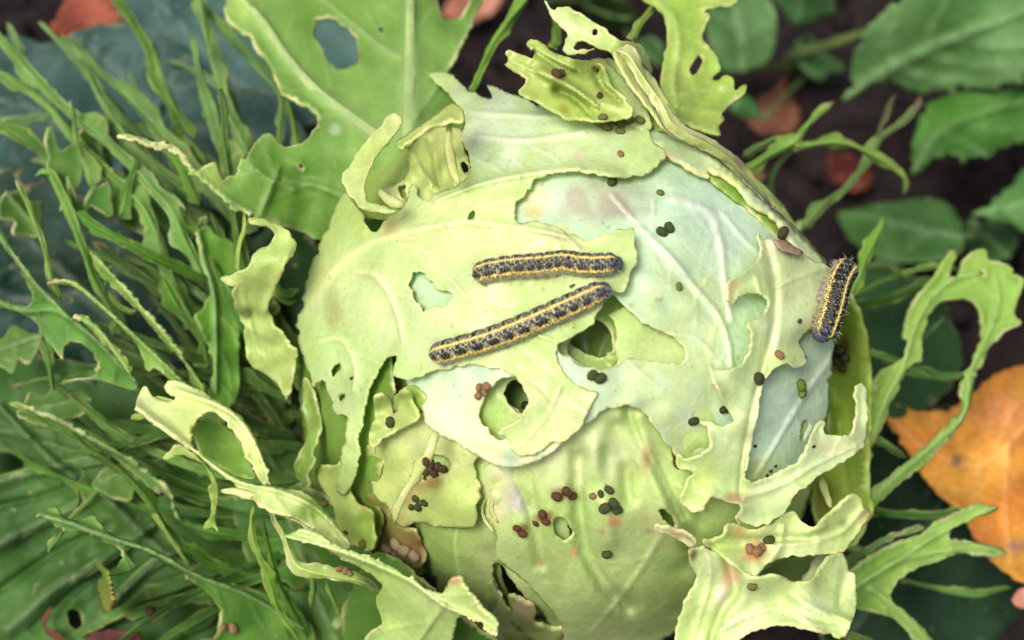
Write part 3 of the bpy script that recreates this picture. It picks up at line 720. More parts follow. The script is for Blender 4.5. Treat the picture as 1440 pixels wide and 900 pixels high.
# ------------------------------------------------------------------ torn flaps on the right of the head
_h = head(3.8)
FLAP = tps([(x, y, float(_h(np.array([x]), np.array([y]))[0]) + o) for x, y, o in ((1063, 327, 1.0), (1110, 360, .4), (1160, 385, .8), (1030, 405, 1.4), (1085, 430, .2), (1060, 520, .2), (1000, 520, 1.8), (1120, 500, .4), (1040, 600, .8), (1150, 440, .6))]
           + [(1188, 430, 27), (1180, 475, 27), (1000, 620, 53), (960, 690, 49), (1050, 700, 47), (1060, 650, 47), (1130, 660, 41), (1165, 600, 33), (1200, 620, 31), (1212, 555, 27), (1040, 735, 46), (980, 600, 52)], wob=(1.0, 75, 16))
leaf('head_leaf',
     'T8 130,228 165,255 205,275 340,330 430,370 470,400 512,480 502,570 482,640 470,682 440,655 405,640 370,640 330,660 318,700 347,770 322,802 250,785 200,800 168,845 '
     'B4 270,90 265,150 250,230 235,310 208,390 250,407 330,370 400,330 440,235 472,200 470,235 510,257 560,250 575,180 568,100 585,80 608,110 607,280 560,318 490,358 430,398 380,438 355,490 330,512 250,550 195,510 215,475 150,460 110,440 90,497 50,495 10,462 40,392 '
     '62,370 0,352 0,300 30,330 66,322 112,292 104,220 70,213 20,240 0,255 -5,235 40,208 80,200 115,215 135,230 185,212 180,200 130,110 105,30 '
     'T7 895,785 930,812 980,812 992,797 1030,790 1070,720 1072,640 1050,612 1110,590 1146,540 1130,500 1080,488 1010,510 1000,542 970,512 963,450 1000,420 1060,380 1122,320',
     FLAP, col=(220, 234, 182), col2=(202, 224, 154), sp=3.3, jag=1.05, lift=(1.9, 13), thick=.45, lam=130,
     holes=['B4 112,455 140,462 128,478 112,472'],
     veins=[('P 1075,335 1090,400 1086,470 1062,560 1046,640 1040,700', 7, -.9, .35), ('P 1040,700 1100,682 1150,652 1205,626', 5, .6, .4), ('T8 420,380 300,420 200,470', 4, .4, .3), ('T8 130,420 150,500 175,560', 3, .4, .3)],
     patches=[(1115, 347, 26, 12, (176, 156, 132), .95), (1120, 420, 50, 60, (214, 226, 172), .6), (1200, 610, 16, 20, (222, 220, 180), .6), (1035, 700, 16, 8, (176, 120, 80), .7), (1025, 400, 14, 18, (228, 212, 160), .8),
              (960, 670, 40, 40, (196, 216, 116), .7), (1172, 628, 20, 6, (226, 220, 170), .8)])
# dry brown scrap on top of the flap
leaf('dry_scrap', 'T8 200,265 250,262 300,290 335,320 300,328 250,310 215,285', head(6.4), col=(172, 150, 128), col2=(150, 126, 104), lift=(.8, 8), jag=.8, edge=.2, thick=.4)

# leaf curving round the right side of the head, seen from inside
leaf('wrapper_leaf', 'T8 480,470 512,485 560,555 596,660 606,800 606,900 B4 612,200 606,300 604,420 622,480 600,540 560,600 500,600 450,540 430,470 440,400 480,330 485,250 478,150 482,60 490,0 T8 440,720 455,600',
     tps('P 1188,408,34 1216,500,14 1222,600,8 1224,710,12 1172,470,12 1176,560,-8 1172,650,-8 1150,600,4 1160,720,6 1200,600,-2'), col=(176, 206, 92), col2=(150, 186, 66), jag=.6, lift=(1.5, 5), thick=.9,
     holes=['B4 372,470 388,450 400,480 405,540 388,530'], veins=[('T8 520,520 560,620 575,760 B4 585,200 588,420', 4, .8, .35), ('B4 500,100 520,250 540,420', 4, -1.2, .0)],
     patches=[(1180, 495, 16, 24, (92, 72, 30), .95), (1160, 710, 16, 40, (110, 90, 40), .7), (1170, 600, 10, 40, (110, 150, 40), .7)], edge_col=(206, 222, 150))
rib('torn_strip', 'B4 462,385,14,4 475,430,16,5 490,480,18,4', col=(200, 204, 130))
leaf('head_leaf', 'B3 580,545 620,540 660,552 700,572 718,592 702,612 676,592 640,572 600,562', tps('P 920,742,57 950,746,56 978,765,56 965,770,54'), col=(214, 216, 166), col2=(190, 196, 136), lift=(1.2, 5), sp=3.4, patches=[(965, 755, 14, 8, (186, 150, 104), .8)])
leaf('head_leaf', 'B4 195,505 250,520 300,500 340,470 352,500 330,540 300,580 250,600 205,590 180,560 200,540', tps('P 1040,730,43 1100,715,40 1085,755,38 1045,765,41'), col=(206, 222, 150), col2=(180, 206, 118), lift=(1.4, 8), sp=3.6)
# two torn lower right leaves
RL = tps('P 985,765,49 1040,745,46 1060,785,43 1062,812,45 1120,735,37 1150,770,37 1200,700,33 1222,722,28 1185,770,31', wob=(1.0, 60, 18))
leaf('head_leaf', 'B4 75,592 150,575 165,530 185,528 210,545 260,552 330,520 372,490 400,530 440,545 462,520 510,480 560,438 582,450 592,480 622,490 592,540 542,612 490,626 420,630 350,636 290,660 255,692 248,705 200,680 140,622',
     RL, col=(216, 230, 164), col2=(194, 216, 132), sp=3.6, lift=(2.4, 15), jag=.8,
     veins=[('B4 590,490 520,560 420,590 300,600 160,585', 5, .7, .4), ('B4 130,600 220,592 330,580 430,578', 11, -1.6, 0), ('B4 420,560 470,540', 9, 1.4, 0), ('B4 300,650 330,600 340,540', 7, 1.2, .1)],
     patches=[(1062, 775, 20, 14, (206, 150, 90), .95), (1040, 752, 10, 12, (200, 120, 60), .6), (1215, 720, 10, 20, (160, 130, 90), .6), (1185, 735, 8, 8, (120, 110, 70), .5)])
RL2 = tps('P 985,770,49 1000,830,42 960,900,40 1015,800,45 1062,815,47 1050,880,42 1090,840,40 1140,815,41 1120,875,44 1190,780,33 1200,850,36 1185,895,42', wob=(1.0, 80, 19))
leaf('head_leaf', 'B4 75,602 140,625 200,682 255,707 320,692 380,715 430,715 460,670 490,632 535,622 547,680 567,690 576,790 556,850 530,897 480,880 420,862 370,850 310,850 220,880 190,905 150,940 0,940 0,880 20,790 60,730 70,700 45,652 40,620',
     RL2, col=(216, 231, 170), col2=(196, 218, 140), sp=3.8, lift=(2.0, 16), jag=.8,
     veins=[('B4 545,860 440,850 340,800 240,820 120,880', 5, .6, .4), ('B4 90,600 110,700 60,880', 5, .6, .35), ('B4 170,640 190,740 150,800 110,900', 11, -2.2, 0), ('B4 330,700 380,770 460,810 550,840', 12, 1.2, 0), ('B4 540,690 520,790', 11, -1.2, 0)],
     patches=[(1026, 808, 13, 20, (216, 190, 146), .95), (1014, 838, 7, 14, (226, 214, 196), .9), (973, 778, 6, 10, (110, 70, 50), .8), (1140, 860, 24, 14, (226, 232, 200), .5)])
leaf('head_leaf', 'B4 250,690 300,650 380,640 440,625 470,650 440,720 400,760 330,740 280,720', head(2.0), col=(150, 180, 92), col2=(120, 156, 66))
rib('torn_strip', 'B4 470,620,16,9 440,680,22,9 400,740,22,8', col=(196, 206, 150))
# curled remnant between band and slit on the left
leaf('head_leaf', 'B2 350,132 380,123 405,150 408,192 428,172 420,122 455,108 480,160 492,202 440,226 390,252 357,282 351,318 340,292 334,240 358,190',
     head(2.6, offs=[(545, 620, 2.0), (525, 560, 2.5), (575, 590, .5), (552, 590, -2.5), (530, 640, 2)], wob=(1.2, 40, 21)), col=(196, 216, 128), col2=(176, 204, 104), lift=(1.6, 7), sp=3.8, jag=.7)
rib('torn_strip', 'B2 548,240,58,6 528,300,59,7 500,352,57,7 465,410,55,6 440,450,54,6 425,490,52,5 414,530,50,4', col=(214, 220, 150), col2=(200, 210, 130), mat=M_HEAD, flat=.7)
leaf('head_leaf', 'B2 400,150 430,110 470,90 520,130 500,180 450,230', head(1.4), col=(150, 184, 80), col2=(130, 166, 70))
# older leaf under the left edge of the head
leaf('wrapper_leaf', 'P 424,440 445,400 520,420 548,490 556,560 545,620 528,690 540,740 520,790 490,790 462,760 446,720 432,650 424,600 420,540',
     head(.0, wob=(1.2, 80, 22)), col=(140, 176, 80), col2=(118, 156, 62), jag=.8)
leaf('wrapper_leaf', 'B2 130,55 162,120 182,200 182,260 150,312 166,332 136,372 152,424 128,422 98,382 98,330 130,290 140,230 128,180 120,110',
     tps('P 428,530,14 450,590,18 440,640,20 416,660,14 434,688,16', wob=(1.6, 50, 23)), col=(160, 190, 100), col2=(130, 166, 72), lift=(1.5, 6), sp=4, jag=.9, patches=[(437, 592, 7, 10, (150, 130, 70), .7)])
leaf('wrapper_leaf', 'B2 180,345 232,348 242,325 268,430 300,470 352,500 346,545 357,590 336,622 290,602 250,582 228,540 222,480 150,362',
     head(2.0, offs=[(440, 660, 1), (500, 750, 3), (525, 770, 3)], wob=(1.2, 50, 24)), col=(188, 208, 116), col2=(160, 192, 86), lift=(1.2, 7), sp=4.2)
leaf('wrapper_leaf', 'B2 60,430 120,400 200,440 260,520 330,610 400,680 450,760 380,800 280,760 180,660 100,560', tps('P 400,690,0 470,690,8 520,780,10 560,830,2 470,800,0'), mat=M_OUT, col=(90, 128, 52), col2=(66, 104, 40))

# ------------------------------------------------------------------ crown of torn leaves behind the top
leaf('head_leaf', 'T2 120,188 140,163 180,175 230,215 280,240 340,250 420,258 472,330 512,400 560,440 566,490 500,500 430,510 370,505 300,500 230,470 150,415 76,392 126,340 80,302 20,277 46,255 38,207 100,225 152,257 155,215',
     tps('P 715,90,36 745,60,34 800,80,36 880,150,42 780,150,42 730,130,40 840,90,30 850,165,44', wob=(1.2, 45, 25)), col=(198, 213, 128), col2=(172, 196, 94), lift=(1.0, 7), sp=3.6, jag=.8,
     veins=[('T2 560,450 440,340 300,280 140,200', 4, .7, .35), ('T2 540,470 400,420 240,340 60,260', 4, .7, .35), ('T2 420,300 440,360 520,430', 6, -3.2, 0), ('T2 250,380 330,420 400,490', 6, -2.8, 0), ('T2 180,300 300,360 420,450', 6, 2.4, .2), ('T2 160,220 280,290 420,320', 5, -2.0, 0)],
     patches=[(785, 106, 8, 7, (110, 70, 40), .9), (795, 153, 12, 8, (150, 150, 50), .7)])
leaf('head_leaf', 'T2 188,-6 238,45 250,28 300,33 345,60 400,85 450,128 500,172 560,178 610,195 636,230 655,300 645,315 610,262 560,230 500,242 470,212 425,198 360,172 330,175 312,205 330,215 420,200 360,225 300,235 268,205 300,140 230,78',
     tps('P 765,2,28 800,25,33 850,60,34 905,80,28 915,103,22 860,70,37 800,70,32', wob=(.8, 45, 26)), col=(206, 222, 170), col2=(190, 212, 130), lift=(1.2, 7), sp=4, jag=.7,
     holes=['T2 395,140 408,122 424,130 420,148 405,152'], patches=[(880, 75, 30, 14, (160, 186, 70), .7)])
leaf('head_leaf', 'T2 440,250 480,240 560,350 640,430 690,500 720,560 640,540 600,500 570,450 520,400 480,330', tps('P 850,85,24 900,130,30 935,185,38 880,150,28'), col=(170, 198, 110), col2=(140, 176, 84), jag=.7,
     patches=[(870, 105, 20, 20, (186, 210, 160), .6)])
leaf('head_leaf', 'T2 380,250 440,235 520,320 600,420 660,510 640,560 540,520 490,430 420,330', tps('P 830,85,24 880,140,32 915,180,38 870,160,34', wob=(1.6, 60, 4)), col=(196, 213, 146), col2=(170, 196, 110), jag=.8, sp=4)
# the long leaf rolled to a thick pale rim over the right shoulder
rim = 'T2 500,215,38,15 545,232,40,15 585,290,41,12 635,370,42,11 685,440,43,11 725,520,43,11 790,565,42,11 870,605,40,11 950,655,36,11 1010,715,31,10 1070,775,26,9 1130,840,20,8 T8 200,125,14,7.5 280,225,8,7 350,300,4,6.5 415,358,2,5'
blade('rolled_leaf_edge', rim, col=(206, 214, 146), col2=(184, 200, 116), mat=M_HEAD, crest=(236, 228, 184), crest_a=.5, wing=.25, fold=.55, twist=.5, label='thick pale rolled leaf edge running over the right shoulder of the head')
leaf('wrapper_leaf', 'T2 480,205 560,195 600,265 665,330 712,410 735,480 805,540 900,580 985,640 1055,700 1095,760 1140,820 T8 215,100 310,220 410,335 432,366 400,360 300,280 220,190 130,90 60,10 T2 1060,800 990,740 920,665 840,615 770,585 700,545 660,480 600,410 540,330',
     tps('P 865,72,38 900,120,39 940,180,39 1000,220,34 1060,270,22 1120,330,8 1160,372,0'), col=(206, 214, 150), col2=(190, 206, 120), jag=.5, lift=(.8, 4), sp=4,
     patches=[(1035, 225, 26, 16, (160, 140, 120), .8)])
# upright leaf behind it
UPL = tps('P 905,0,-12 960,0,-8 940,60,0 960,110,6 930,140,16 1000,140,6 1045,120,4 1000,180,16 1030,5,-8', wob=(1.0, 60, 27))
leaf('outer_leaf', 'T2 590,-20 700,60 715,130 710,230 682,330 700,400 722,470 760,500 850,545 942,575 930,530 962,495 940,475 985,430 1052,372 1045,348 1000,388 992,332 960,313 920,342 900,330 942,290 920,230 880,200 860,150 880,90 897,60 850,42 900,30 1015,15 1010,-20',
     UPL, mat=M_HEAD, col=(180, 204, 100), col2=(150, 184, 78), lift=(1.2, 7), jag=.7, holes=['T2 800,300 815,265 850,218 868,250 862,290 815,322'],
     veins=[('T2 660,0 740,80 760,200 740,330 750,450', 6, 1.0, .45), ('T2 780,400 900,380 980,360', 4, .8, .3), ('T2 780,460 880,470 950,480', 4, .6, .3)])
rib('leaf_rib', 'T2 570,170,4,7 600,100,-2,8 640,50,-8,8 670,0,-14,8', col=(150, 170, 90))
rib('leaf_rib', 'T1 780,390,-2,7 830,290,-8,9 880,190,-14,10 930,110,-20,12 1000,20,-28,14 1030,-20,-32,14', col=(142, 176, 86), col2=(120, 160, 70), crest_a=.3)
rib('leaf_rib', 'T2 245,200,-10,8 250,130,-14,8 240,60,-20,9', col=(104, 142, 62))
# crumpled folds at the upper left of the head
leaf('head_leaf', 'T1 250,900 300,800 360,700 440,620 520,570 570,600 600,700 560,800 540,880 480,920 380,930', head(.6, wob=(2.2, 60, 11)), col=(178, 198, 106), col2=(146, 176, 78), jag=.8, sp=4)
leaf('head_leaf', 'T1 235,740 270,700 300,650 370,570 440,480 470,470 495,500 480,545 430,600 380,660 345,740 330,800 355,850 400,860 480,890 420,900 330,880 270,820',
     tps('P 480,250,38 500,210,34 555,165,28 520,230,36 545,290,46', wob=(.8, 40, 28)), col=(206, 219, 146), col2=(180, 202, 110), lift=(.8, 6), sp=4, jag=.7)
leaf('head_leaf', 'T1 400,800 440,780 500,760 530,700 515,650 550,600 580,560 660,530 740,540 755,580 740,600 780,670 786,720 770,780 640,840 600,865 560,830 530,790 510,870 480,880 440,850 400,830',
     head(2.0, wob=(1.6, 36, 29)), col=(210, 220, 144), col2=(184, 203, 104), lift=(1.2, 6), sp=3.8, jag=.7,
     holes=['T1 735,690 760,670 782,700 770,745 740,720', 'T1 470,780 512,770 520,840 490,830'],
     veins=[('T1 700,560 690,640 720,780', 4, 1.6, .35), ('T1 540,650 580,720 640,800', 4, 1.6, .35), ('T1 620,600 640,700 650,780', 6, -2, 0)])
leaf('head_leaf', 'T1 470,600 520,560 575,530 640,480 700,430 745,455 755,510 700,515 620,530 560,570 500,625 478,625', tps('P 560,200,46 600,175,48 640,150,48 620,175,52', wob=(.6, 40, 2)), col=(200, 212, 126), col2=(176, 198, 96), lift=(1.5, 5), sp=3.8, jag=.6)
rib('torn_strip', 'T1 700,520,50,4 690,600,52,5 700,680,53,5 735,775,55,4', col=(206, 212, 130), mat=M_HEAD)
rib('torn_strip', 'T1 400,800,46,5 430,840,47,7 480,862,48,7 505,850,48,5', col=(206, 216, 136), mat=M_HEAD)

# ------------------------------------------------------------------ outer leaves, upper left
GD = tps('P 573,200,12 577,0,-26 330,15,-32 400,110,-14 450,170,-2 380,200,4 345,290,14 170,190,14 255,215,16 470,330,0 660,0,-34 640,90,-12 500,60,-24', wob=(1.2, 120, 5))
G_LEAF = leaf('outer_leaf',
     'P 318,-8 T4 945,60 1000,120 1070,160 1080,200 1140,260 1165,330 1180,390 T1 0,400 90,440 150,480 140,530 90,600 0,622 T4 1190,606 1140,556 1110,580 1060,612 1042,675 1012,662 1000,742 962,735 940,762 912,700 900,678 870,707 830,717 800,680 780,648 760,612 700,606 640,596 600,586 560,568 500,560 488,580 '
     '560,588 640,616 740,640 770,685 810,735 880,795 940,845 1000,885 1065,905 P 372,312 402,318 440,332 480,352 530,330 600,280 640,215 660,150 630,100 '
     'T1 720,230 760,150 810,70 845,-20 800,-20 770,30 730,82 690,87 655,50 645,-20',
     GD, mat=M_OUT, col=(132, 170, 86), col2=(108, 148, 64), sp=4.5, jag=.9, lift=(1.0, 8), thick=.9, lam=200, wob=(1.0, 50, 25),
     holes=['T1 125,80 160,70 215,75 250,110 300,150 311,210 316,262 250,290 210,292 180,250 150,190 125,150', 'T1 390,125 408,108 418,128 404,142', 'T1 50,700 70,685 88,705 70,722'],
     veins=[('T1 520,560 530,300 530,-20', 17, 2.2, .6), ('T1 400,580 260,480 120,370 0,230 T4 1120,110 1020,-10', 11, 1.6, .55), ('T1 500,250 420,205 300,110 140,-20', 6, 1.0, .4),
            ('T1 560,480 620,400 690,290 800,100', 5, .8, .35), ('T1 300,850 150,790 0,760', 6, .8, .3), ('T4 1240,800 1140,760 1060,700', 5, .8, .3), ('T4 1060,900 960,840 820,720 740,625 600,592', 3, .8, .5), ('T4 1100,900 1140,800 1180,700', 5, 1.0, .35)],
     patches=[(440, 260, 90, 60, (92, 138, 48), .8), (330, 40, 30, 60, (170, 200, 100), .5), (250, 210, 60, 30, (196, 208, 140), .7), (470, 182, 8, 8, (190, 206, 170), .7), (300, 250, 30, 20, (170, 196, 100), .5)],
     label='large green outer leaf with a pale midrib standing behind the head')
midrib(G_LEAF, 'T1 520,620 525,450 530,300 530,-20', lambda a, b: GD(a, b) + 3.0, 9, 6, (176, 200, 128))
midrib(G_LEAF, 'T1 430,600 260,480 120,370 0,230 T4 1120,110 1020,-10', lambda a, b: GD(a, b) + 2.2, 8, 5, (172, 196, 126), 'side_rib')
# curled remnant hanging below it
QD = tps('P 355,310,16 400,320,24 415,345,28 375,370,30 312,392,24 380,420,20 345,440,14 385,470,14 415,500,14 345,500,8 400,565,8', wob=(1.2, 50, 6))
leaf('outer_leaf', 'T5 1040,165 1100,168 1160,188 1220,235 1257,282 1240,320 1200,370 1170,430 1140,500 1125,550 1150,620 1190,650 1210,700 1258,732 1242,790 1235,850 1225,915 1205,950 1190,880 1120,830 1060,800 1040,740 1030,680 1020,600 990,540 985,470 1000,462 960,458 922,425 960,408 1040,390 1060,340 1090,300 1140,280 1166,235 1130,202 1060,192',
     QD, mat=M_HEAD, col=(194, 213, 132), col2=(170, 197, 104), sp=4.2, lift=(1.6, 7), jag=.8, holes=['T5 1100,850 1120,835 1158,850 1155,872 1120,876'],
     veins=[('T5 1120,560 1180,400 1230,290', 5, 1.0, .3), ('T5 1020,480 1050,600 1100,760', 5, .8, .3)], patches=[(347, 440, 8, 8, (90, 110, 40), .8)])
rib('leaf_rib', 'T5 1030,150,12,6 1035,200,16,5 1010,300,14,5 1005,400,12,6', col=(176, 200, 110))

# ------------------------------------------------------------------ dark blue-green outer leaves, far left
BL = (62, 92, 86); BL2 = (46, 74, 64)
leaf('outer_leaf', 'P -60,70 20,45 70,65 110,40 180,30 260,60 300,120 390,130 440,200 430,290 360,330 250,350 120,340 0,330 -60,250', tps('P 0,60,-96 420,120,-78 0,330,-70 420,320,-62 200,180,-84', wob=(3, 160, 7)), mat=M_OUT,
     col=BL, col2=BL2, sp=9, thick=1, jag=1, veins=[('P 100,340 180,220 260,80', 8, 1.5, .35), ('P 160,250 60,160 0,140', 7, 1.6, .3), ('P 200,190 300,180 400,200', 7, 1.6, .3), ('P 130,300 60,260 -20,250', 6, 1.4, .3), ('P 230,130 330,110 420,140', 6, 1.4, .25), ('P 220,150 150,90 110,50', 6, 1.4, .25)], edge=.4, pucker=1.2)
leaf('outer_leaf', 'P 150,-30 560,-30 585,60 540,150 470,160 400,190 330,170 240,130 180,60', tps('P 150,0,-120 420,0,-110 300,150,-96', wob=(3, 120, 8)), mat=M_OUT, col=(66, 98, 92), col2=(78, 110, 100), sp=9, edge=.4, veins=[('P 400,180 320,100 220,0', 6, 1.5, .3)])
leaf('outer_leaf', 'P -60,250 40,230 120,280 190,300 250,380 280,470 240,560 120,540 20,500 -60,470', tps('P -60,300,-62 200,320,-52 -40,480,-44 250,520,-38', wob=(3, 140, 9)), mat=M_OUT, col=(40, 66, 56), col2=(28, 54, 36), sp=9, edge=.4,  # darkened: shade behind the ribs is put into the leaf colour
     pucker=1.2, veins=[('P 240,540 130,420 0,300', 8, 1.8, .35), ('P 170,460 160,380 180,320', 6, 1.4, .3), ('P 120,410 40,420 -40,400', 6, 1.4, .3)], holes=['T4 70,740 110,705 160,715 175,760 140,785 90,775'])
leaf('outer_leaf', 'P 230,280 330,300 420,310 470,380 460,520 440,620 380,600 300,560 250,480 220,380', tps('P 230,300,-46 440,320,-34 440,600,-26 260,520,-36', wob=(3, 120, 10)), mat=M_OUT, col=(40, 70, 32), col2=(30, 58, 28), sp=9, edge=.4)  # extra dark colour stands in for shade in the gaps between strips

# ------------------------------------------------------------------ gnawed ribs, left
GR = (132, 164, 92); GR2 = (104, 140, 72)
def strip(outline, w, col=GR, col2=GR2, veins=(), lift=(.5, 5), thick=.9, **k):
    col = tuple(q * f for q, f in zip(col, (.95, 1.02, .82))); col2 = tuple(q * f for q, f in zip(col2, (.92, 1.0, .8)))
    return leaf('gnawed_leaf', outline, tps(w) if isinstance(w, str) else w, mat=M_OUT, col=col, col2=col2, veins=veins, lift=lift, thick=thick, sp=3.6, lam=60, edge=.55, jag=.5, **k)
TIP = (186, 150, 132)
rib('leaf_rib', tone=1.02, crest_a=.22, line='T4 -40,120,-40,11.7 60,230,-36,13 210,395,-30,13 330,500,-26,13 480,620,-20,13 580,720,-16,14.3 660,810,-12,14.3 740,920,-8,13 T5 790,280,-8,11.7 850,400,-10,11.7', col=(132, 162, 104), col2=(112, 146, 84), crest=(196, 196, 160))
rib('leaf_rib', tone=1.02, crest_a=.22, line='T4 -40,290,-34,10.4 130,390,-30,11.7 240,490,-26,13 320,590,-24,13 400,680,-20,14.3 480,760,-18,13 T5 600,120,-16,15.6 660,240,-14,16.9 700,380,-14,16.9 770,520,-14,14.3 830,640,-16,11.7', col=(126, 160, 92), col2=(104, 142, 76), crest=(190, 194, 150))
rib('leaf_rib', tone=1.02, crest_a=.22, line='T4 -30,500,-40,11.7 80,580,-36,13 200,650,-30,13 T5 300,0,-26,13', col=(100, 136, 72))
rib('leaf_rib', tone=1.02, crest_a=.22, line='T4 -20,515,-50,7.8 80,500,-48,9.1 220,490,-46,7.8', col=(120, 150, 110))
rib('leaf_rib', tone=1.02, crest_a=.22, line='T4 30,95,-44,6.5 60,150,-42,6.5 95,230,-40,7.8', col=(140, 168, 120))
rib('leaf_rib', tone=1.02, crest_a=.22, line='T4 480,-20,-52,10.4 550,80,-48,11.7 610,190,-46,9.1 650,290,-44,7.8 695,390,-42,9.1 735,500,-40,9.1 745,580,-38,9.1 800,610,-36,7.8 870,690,-34,7.8', col=(96, 132, 62), col2=(80, 116, 50))
rib('leaf_rib', tone=1.02, crest_a=.22, line='T4 650,185,-42,5.2 662,250,-43,7.8 690,340,-42,9.1 740,460,-40,9.1 820,580,-36,10.4', col=(104, 138, 66), tip0=(80, 56, 40))
rib('leaf_rib', tone=1.02, crest_a=.22, line='T4 840,-20,-50,7.8 880,120,-47,7.8 920,250,-44,9.1 960,400,-40,9.1 1000,500,-36,9.1 1060,620,-30,10.4', col=(124, 152, 92))
rib('leaf_rib', tone=1.02, crest_a=.22, line='T4 800,-10,-56,6.5 880,60,-54,9.1 960,150,-50,10.4 1060,240,-46,10.4 1150,340,-42,10.4 1190,420,-38,9.1 1185,520,-34,7.8 1180,620,-30,7.8', col=(112, 146, 88))
rib('leaf_rib', tone=1.02, crest_a=.22, line='T4 700,260,-60,7.8 800,290,-58,9.1 900,350,-56,10.4 960,400,-54,9.1', col=(116, 142, 118))
rib('leaf_rib', tone=1.02, crest_a=.22, line='T4 1210,420,-30,6.5 1240,520,-26,7.8 1255,620,-22,7.8', col=(108, 140, 70))
rib('leaf_rib', tone=1.02, crest_a=.22, line='T4 295,425,-22,5.2 312,500,-20,6.5 325,600,-18,7.8 350,680,-16,9.1 385,790,-14,9.1', col=(134, 164, 96), tip0=(206, 200, 160))
strip('T4 200,535 225,530 240,600 262,640 300,605 340,610 350,680 345,760 330,790 290,850 250,900 T5 280,60 255,80 T4 245,800 205,740 195,690 212,660 190,610', 'P 72,180,-14 110,210,-16 90,290,-10 105,250,-14', col=(110, 142, 84), col2=(88, 124, 66))
strip('T4 280,742 295,745 318,820 345,880 350,870 390,790 425,785 465,765 470,850 480,900 T5 470,170 430,150 380,110 350,190 300,150', 'P 95,252,-8 155,255,-14 160,310,-12 110,300,-10', col=(92, 132, 70), col2=(76, 116, 58))
rib('leaf_rib', tone=1.02, crest_a=.22, line='T5 150,-10,-10,5.2 T5 210,-20,-8,9.1 270,100,-4,11.7 310,200,-3,11.7 350,300,-4,10.4 390,420,-6,9.1 430,500,-8,7.8', col=(128, 160, 90), col2=(108, 144, 72))
rib('leaf_rib', tone=1.02, crest_a=.22, line='T4 570,655,-14,3.9 560,720,-14,6.5 545,780,-15,10.4 530,860,-16,14.3 T5 500,170,-16,13', col=(112, 148, 76), tip0=(90, 70, 60))
rib('leaf_rib', tone=1.02, crest_a=.22, line='T4 685,575,-18,6.5 720,640,-18,9.1 780,740,-16,10.4 840,860,-16,11.7', col=(104, 142, 62), tip0=(186, 190, 120))
rib('leaf_rib', tone=1.02, crest_a=.22, line='T5 755,120,-4,4.55 770,160,-5,6.5 790,205,-8,6.5 840,230,-10,5.2', col=(120, 154, 76), tip0=(200, 160, 150))
rib('leaf_rib', tone=1.02, line='T5 320,150,-4,9.1 420,210,-3,10.4 520,270,-2,11.7 620,320,-4,11.7 720,370,-8,11.7 870,440,-14,11.7', col=(96, 138, 58), col2=(84, 124, 50), crest_a=.15)
rib('leaf_rib', tone=1.02, crest_a=.22, line='T5 65,10,8,3.9 120,120,8,6.5 165,230,7,7.15 195,330,6,6.5 215,415,4,5.2 260,520,0,10.4', col=(150, 176, 104), tip0=(196, 186, 160))
strip('T5 0,205 30,250 70,340 130,420 200,480 280,560 360,630 430,690 520,770 590,860 570,900 480,870 400,852 330,852 250,882 255,858 330,845 400,840 416,790 390,730 330,690 292,690 266,720 264,772 240,740 180,670 150,600 70,570 -30,545 -30,500 60,530 122,545 138,500 110,440 50,340 -30,240 -30,180',
      'P -10,310,6 40,390,6 100,470,4 180,540,2 85,540,4 50,440,2', col=(104, 144, 74), col2=(82, 122, 58), veins=[('T5 -30,210 60,330 150,450 280,580 420,700 570,860', 6, 1.2, .35), ('T5 -30,520 100,560 220,560 300,600', 5, 1, .35)])
strip('T5 198,437 290,423 380,478 440,538 520,608 600,678 680,758 760,838 820,905 780,905 700,832 650,792 622,828 600,740 560,690 500,622 430,562 360,502 300,457 205,450', 'P 68,397,12 150,430,10 215,480,8 265,545,6',
      col=(140, 168, 92), col2=(118, 152, 76), veins=[('T5 200,445 300,440 440,550 600,700 800,890', 5, 1.4, .45)], patches=[(72, 396, 8, 6, (160, 120, 100), .8)])
strip('T5 308,572 360,578 422,630 472,690 522,750 565,835 540,835 500,772 450,718 400,662 340,598', 'P 105,442,14 150,480,13 185,525,11', col=(160, 180, 110), col2=(136, 164, 88), veins=[('T5 310,580 420,650 550,830', 4, 1.2, .4)], patches=[(106, 442, 8, 6, (190, 140, 130), .8), (152, 488, 5, 5, (150, 110, 80), .7)])
strip('T5 380,312 420,328 470,398 540,478 600,538 660,618 740,708 800,788 880,905 830,905 800,852 790,800 730,742 650,642 600,582 520,502 440,432 400,382', 'P 130,360,6 180,410,5 220,470,3 290,545,0', col=(146, 176, 96), col2=(122, 156, 78), veins=[('T5 385,320 540,485 740,720 860,900', 5, 1.3, .45)])
rib('leaf_rib', tone=1.02, crest_a=.22, line='T5 470,360,8,5.2 465,400,6,6.5 440,450,2,6.5', col=(130, 160, 80), tip0=(120, 80, 70))
rib('leaf_rib', tone=1.02, crest_a=.22, line='T5 460,480,0,5.2 500,540,2,5.2 550,570,4,5.2 580,560,5,4.55', col=(124, 154, 78), tip=(120, 80, 60))
rib('leaf_rib', tone=1.02, crest_a=.22, line='T5 180,680,0,5.2 200,740,-1,6.5 215,830,-3,6.5 225,900,-5,6.5', col=(112, 146, 80))
rib('leaf_rib', tone=1.02, crest_a=.22, line='T5 470,590,-2,5.2 480,640,-3,5.2 470,670,-4,3.9', col=(124, 152, 84))
strip('T5 830,222 880,200 920,250 970,260 1002,300 1012,400 1003,500 1008,700 1012,960 880,960 895,840 900,780 880,700 845,640 823,580 860,550 886,500 870,400 848,300', 'P 280,330,-10 330,340,-14 290,450,-6 330,480,-10 300,550,-4', col=(116, 154, 72), col2=(92, 132, 56),
      veins=[('T5 835,230 860,350 900,480 910,650 910,900', 5, 1.2, .5)], edge_col=(190, 206, 140))
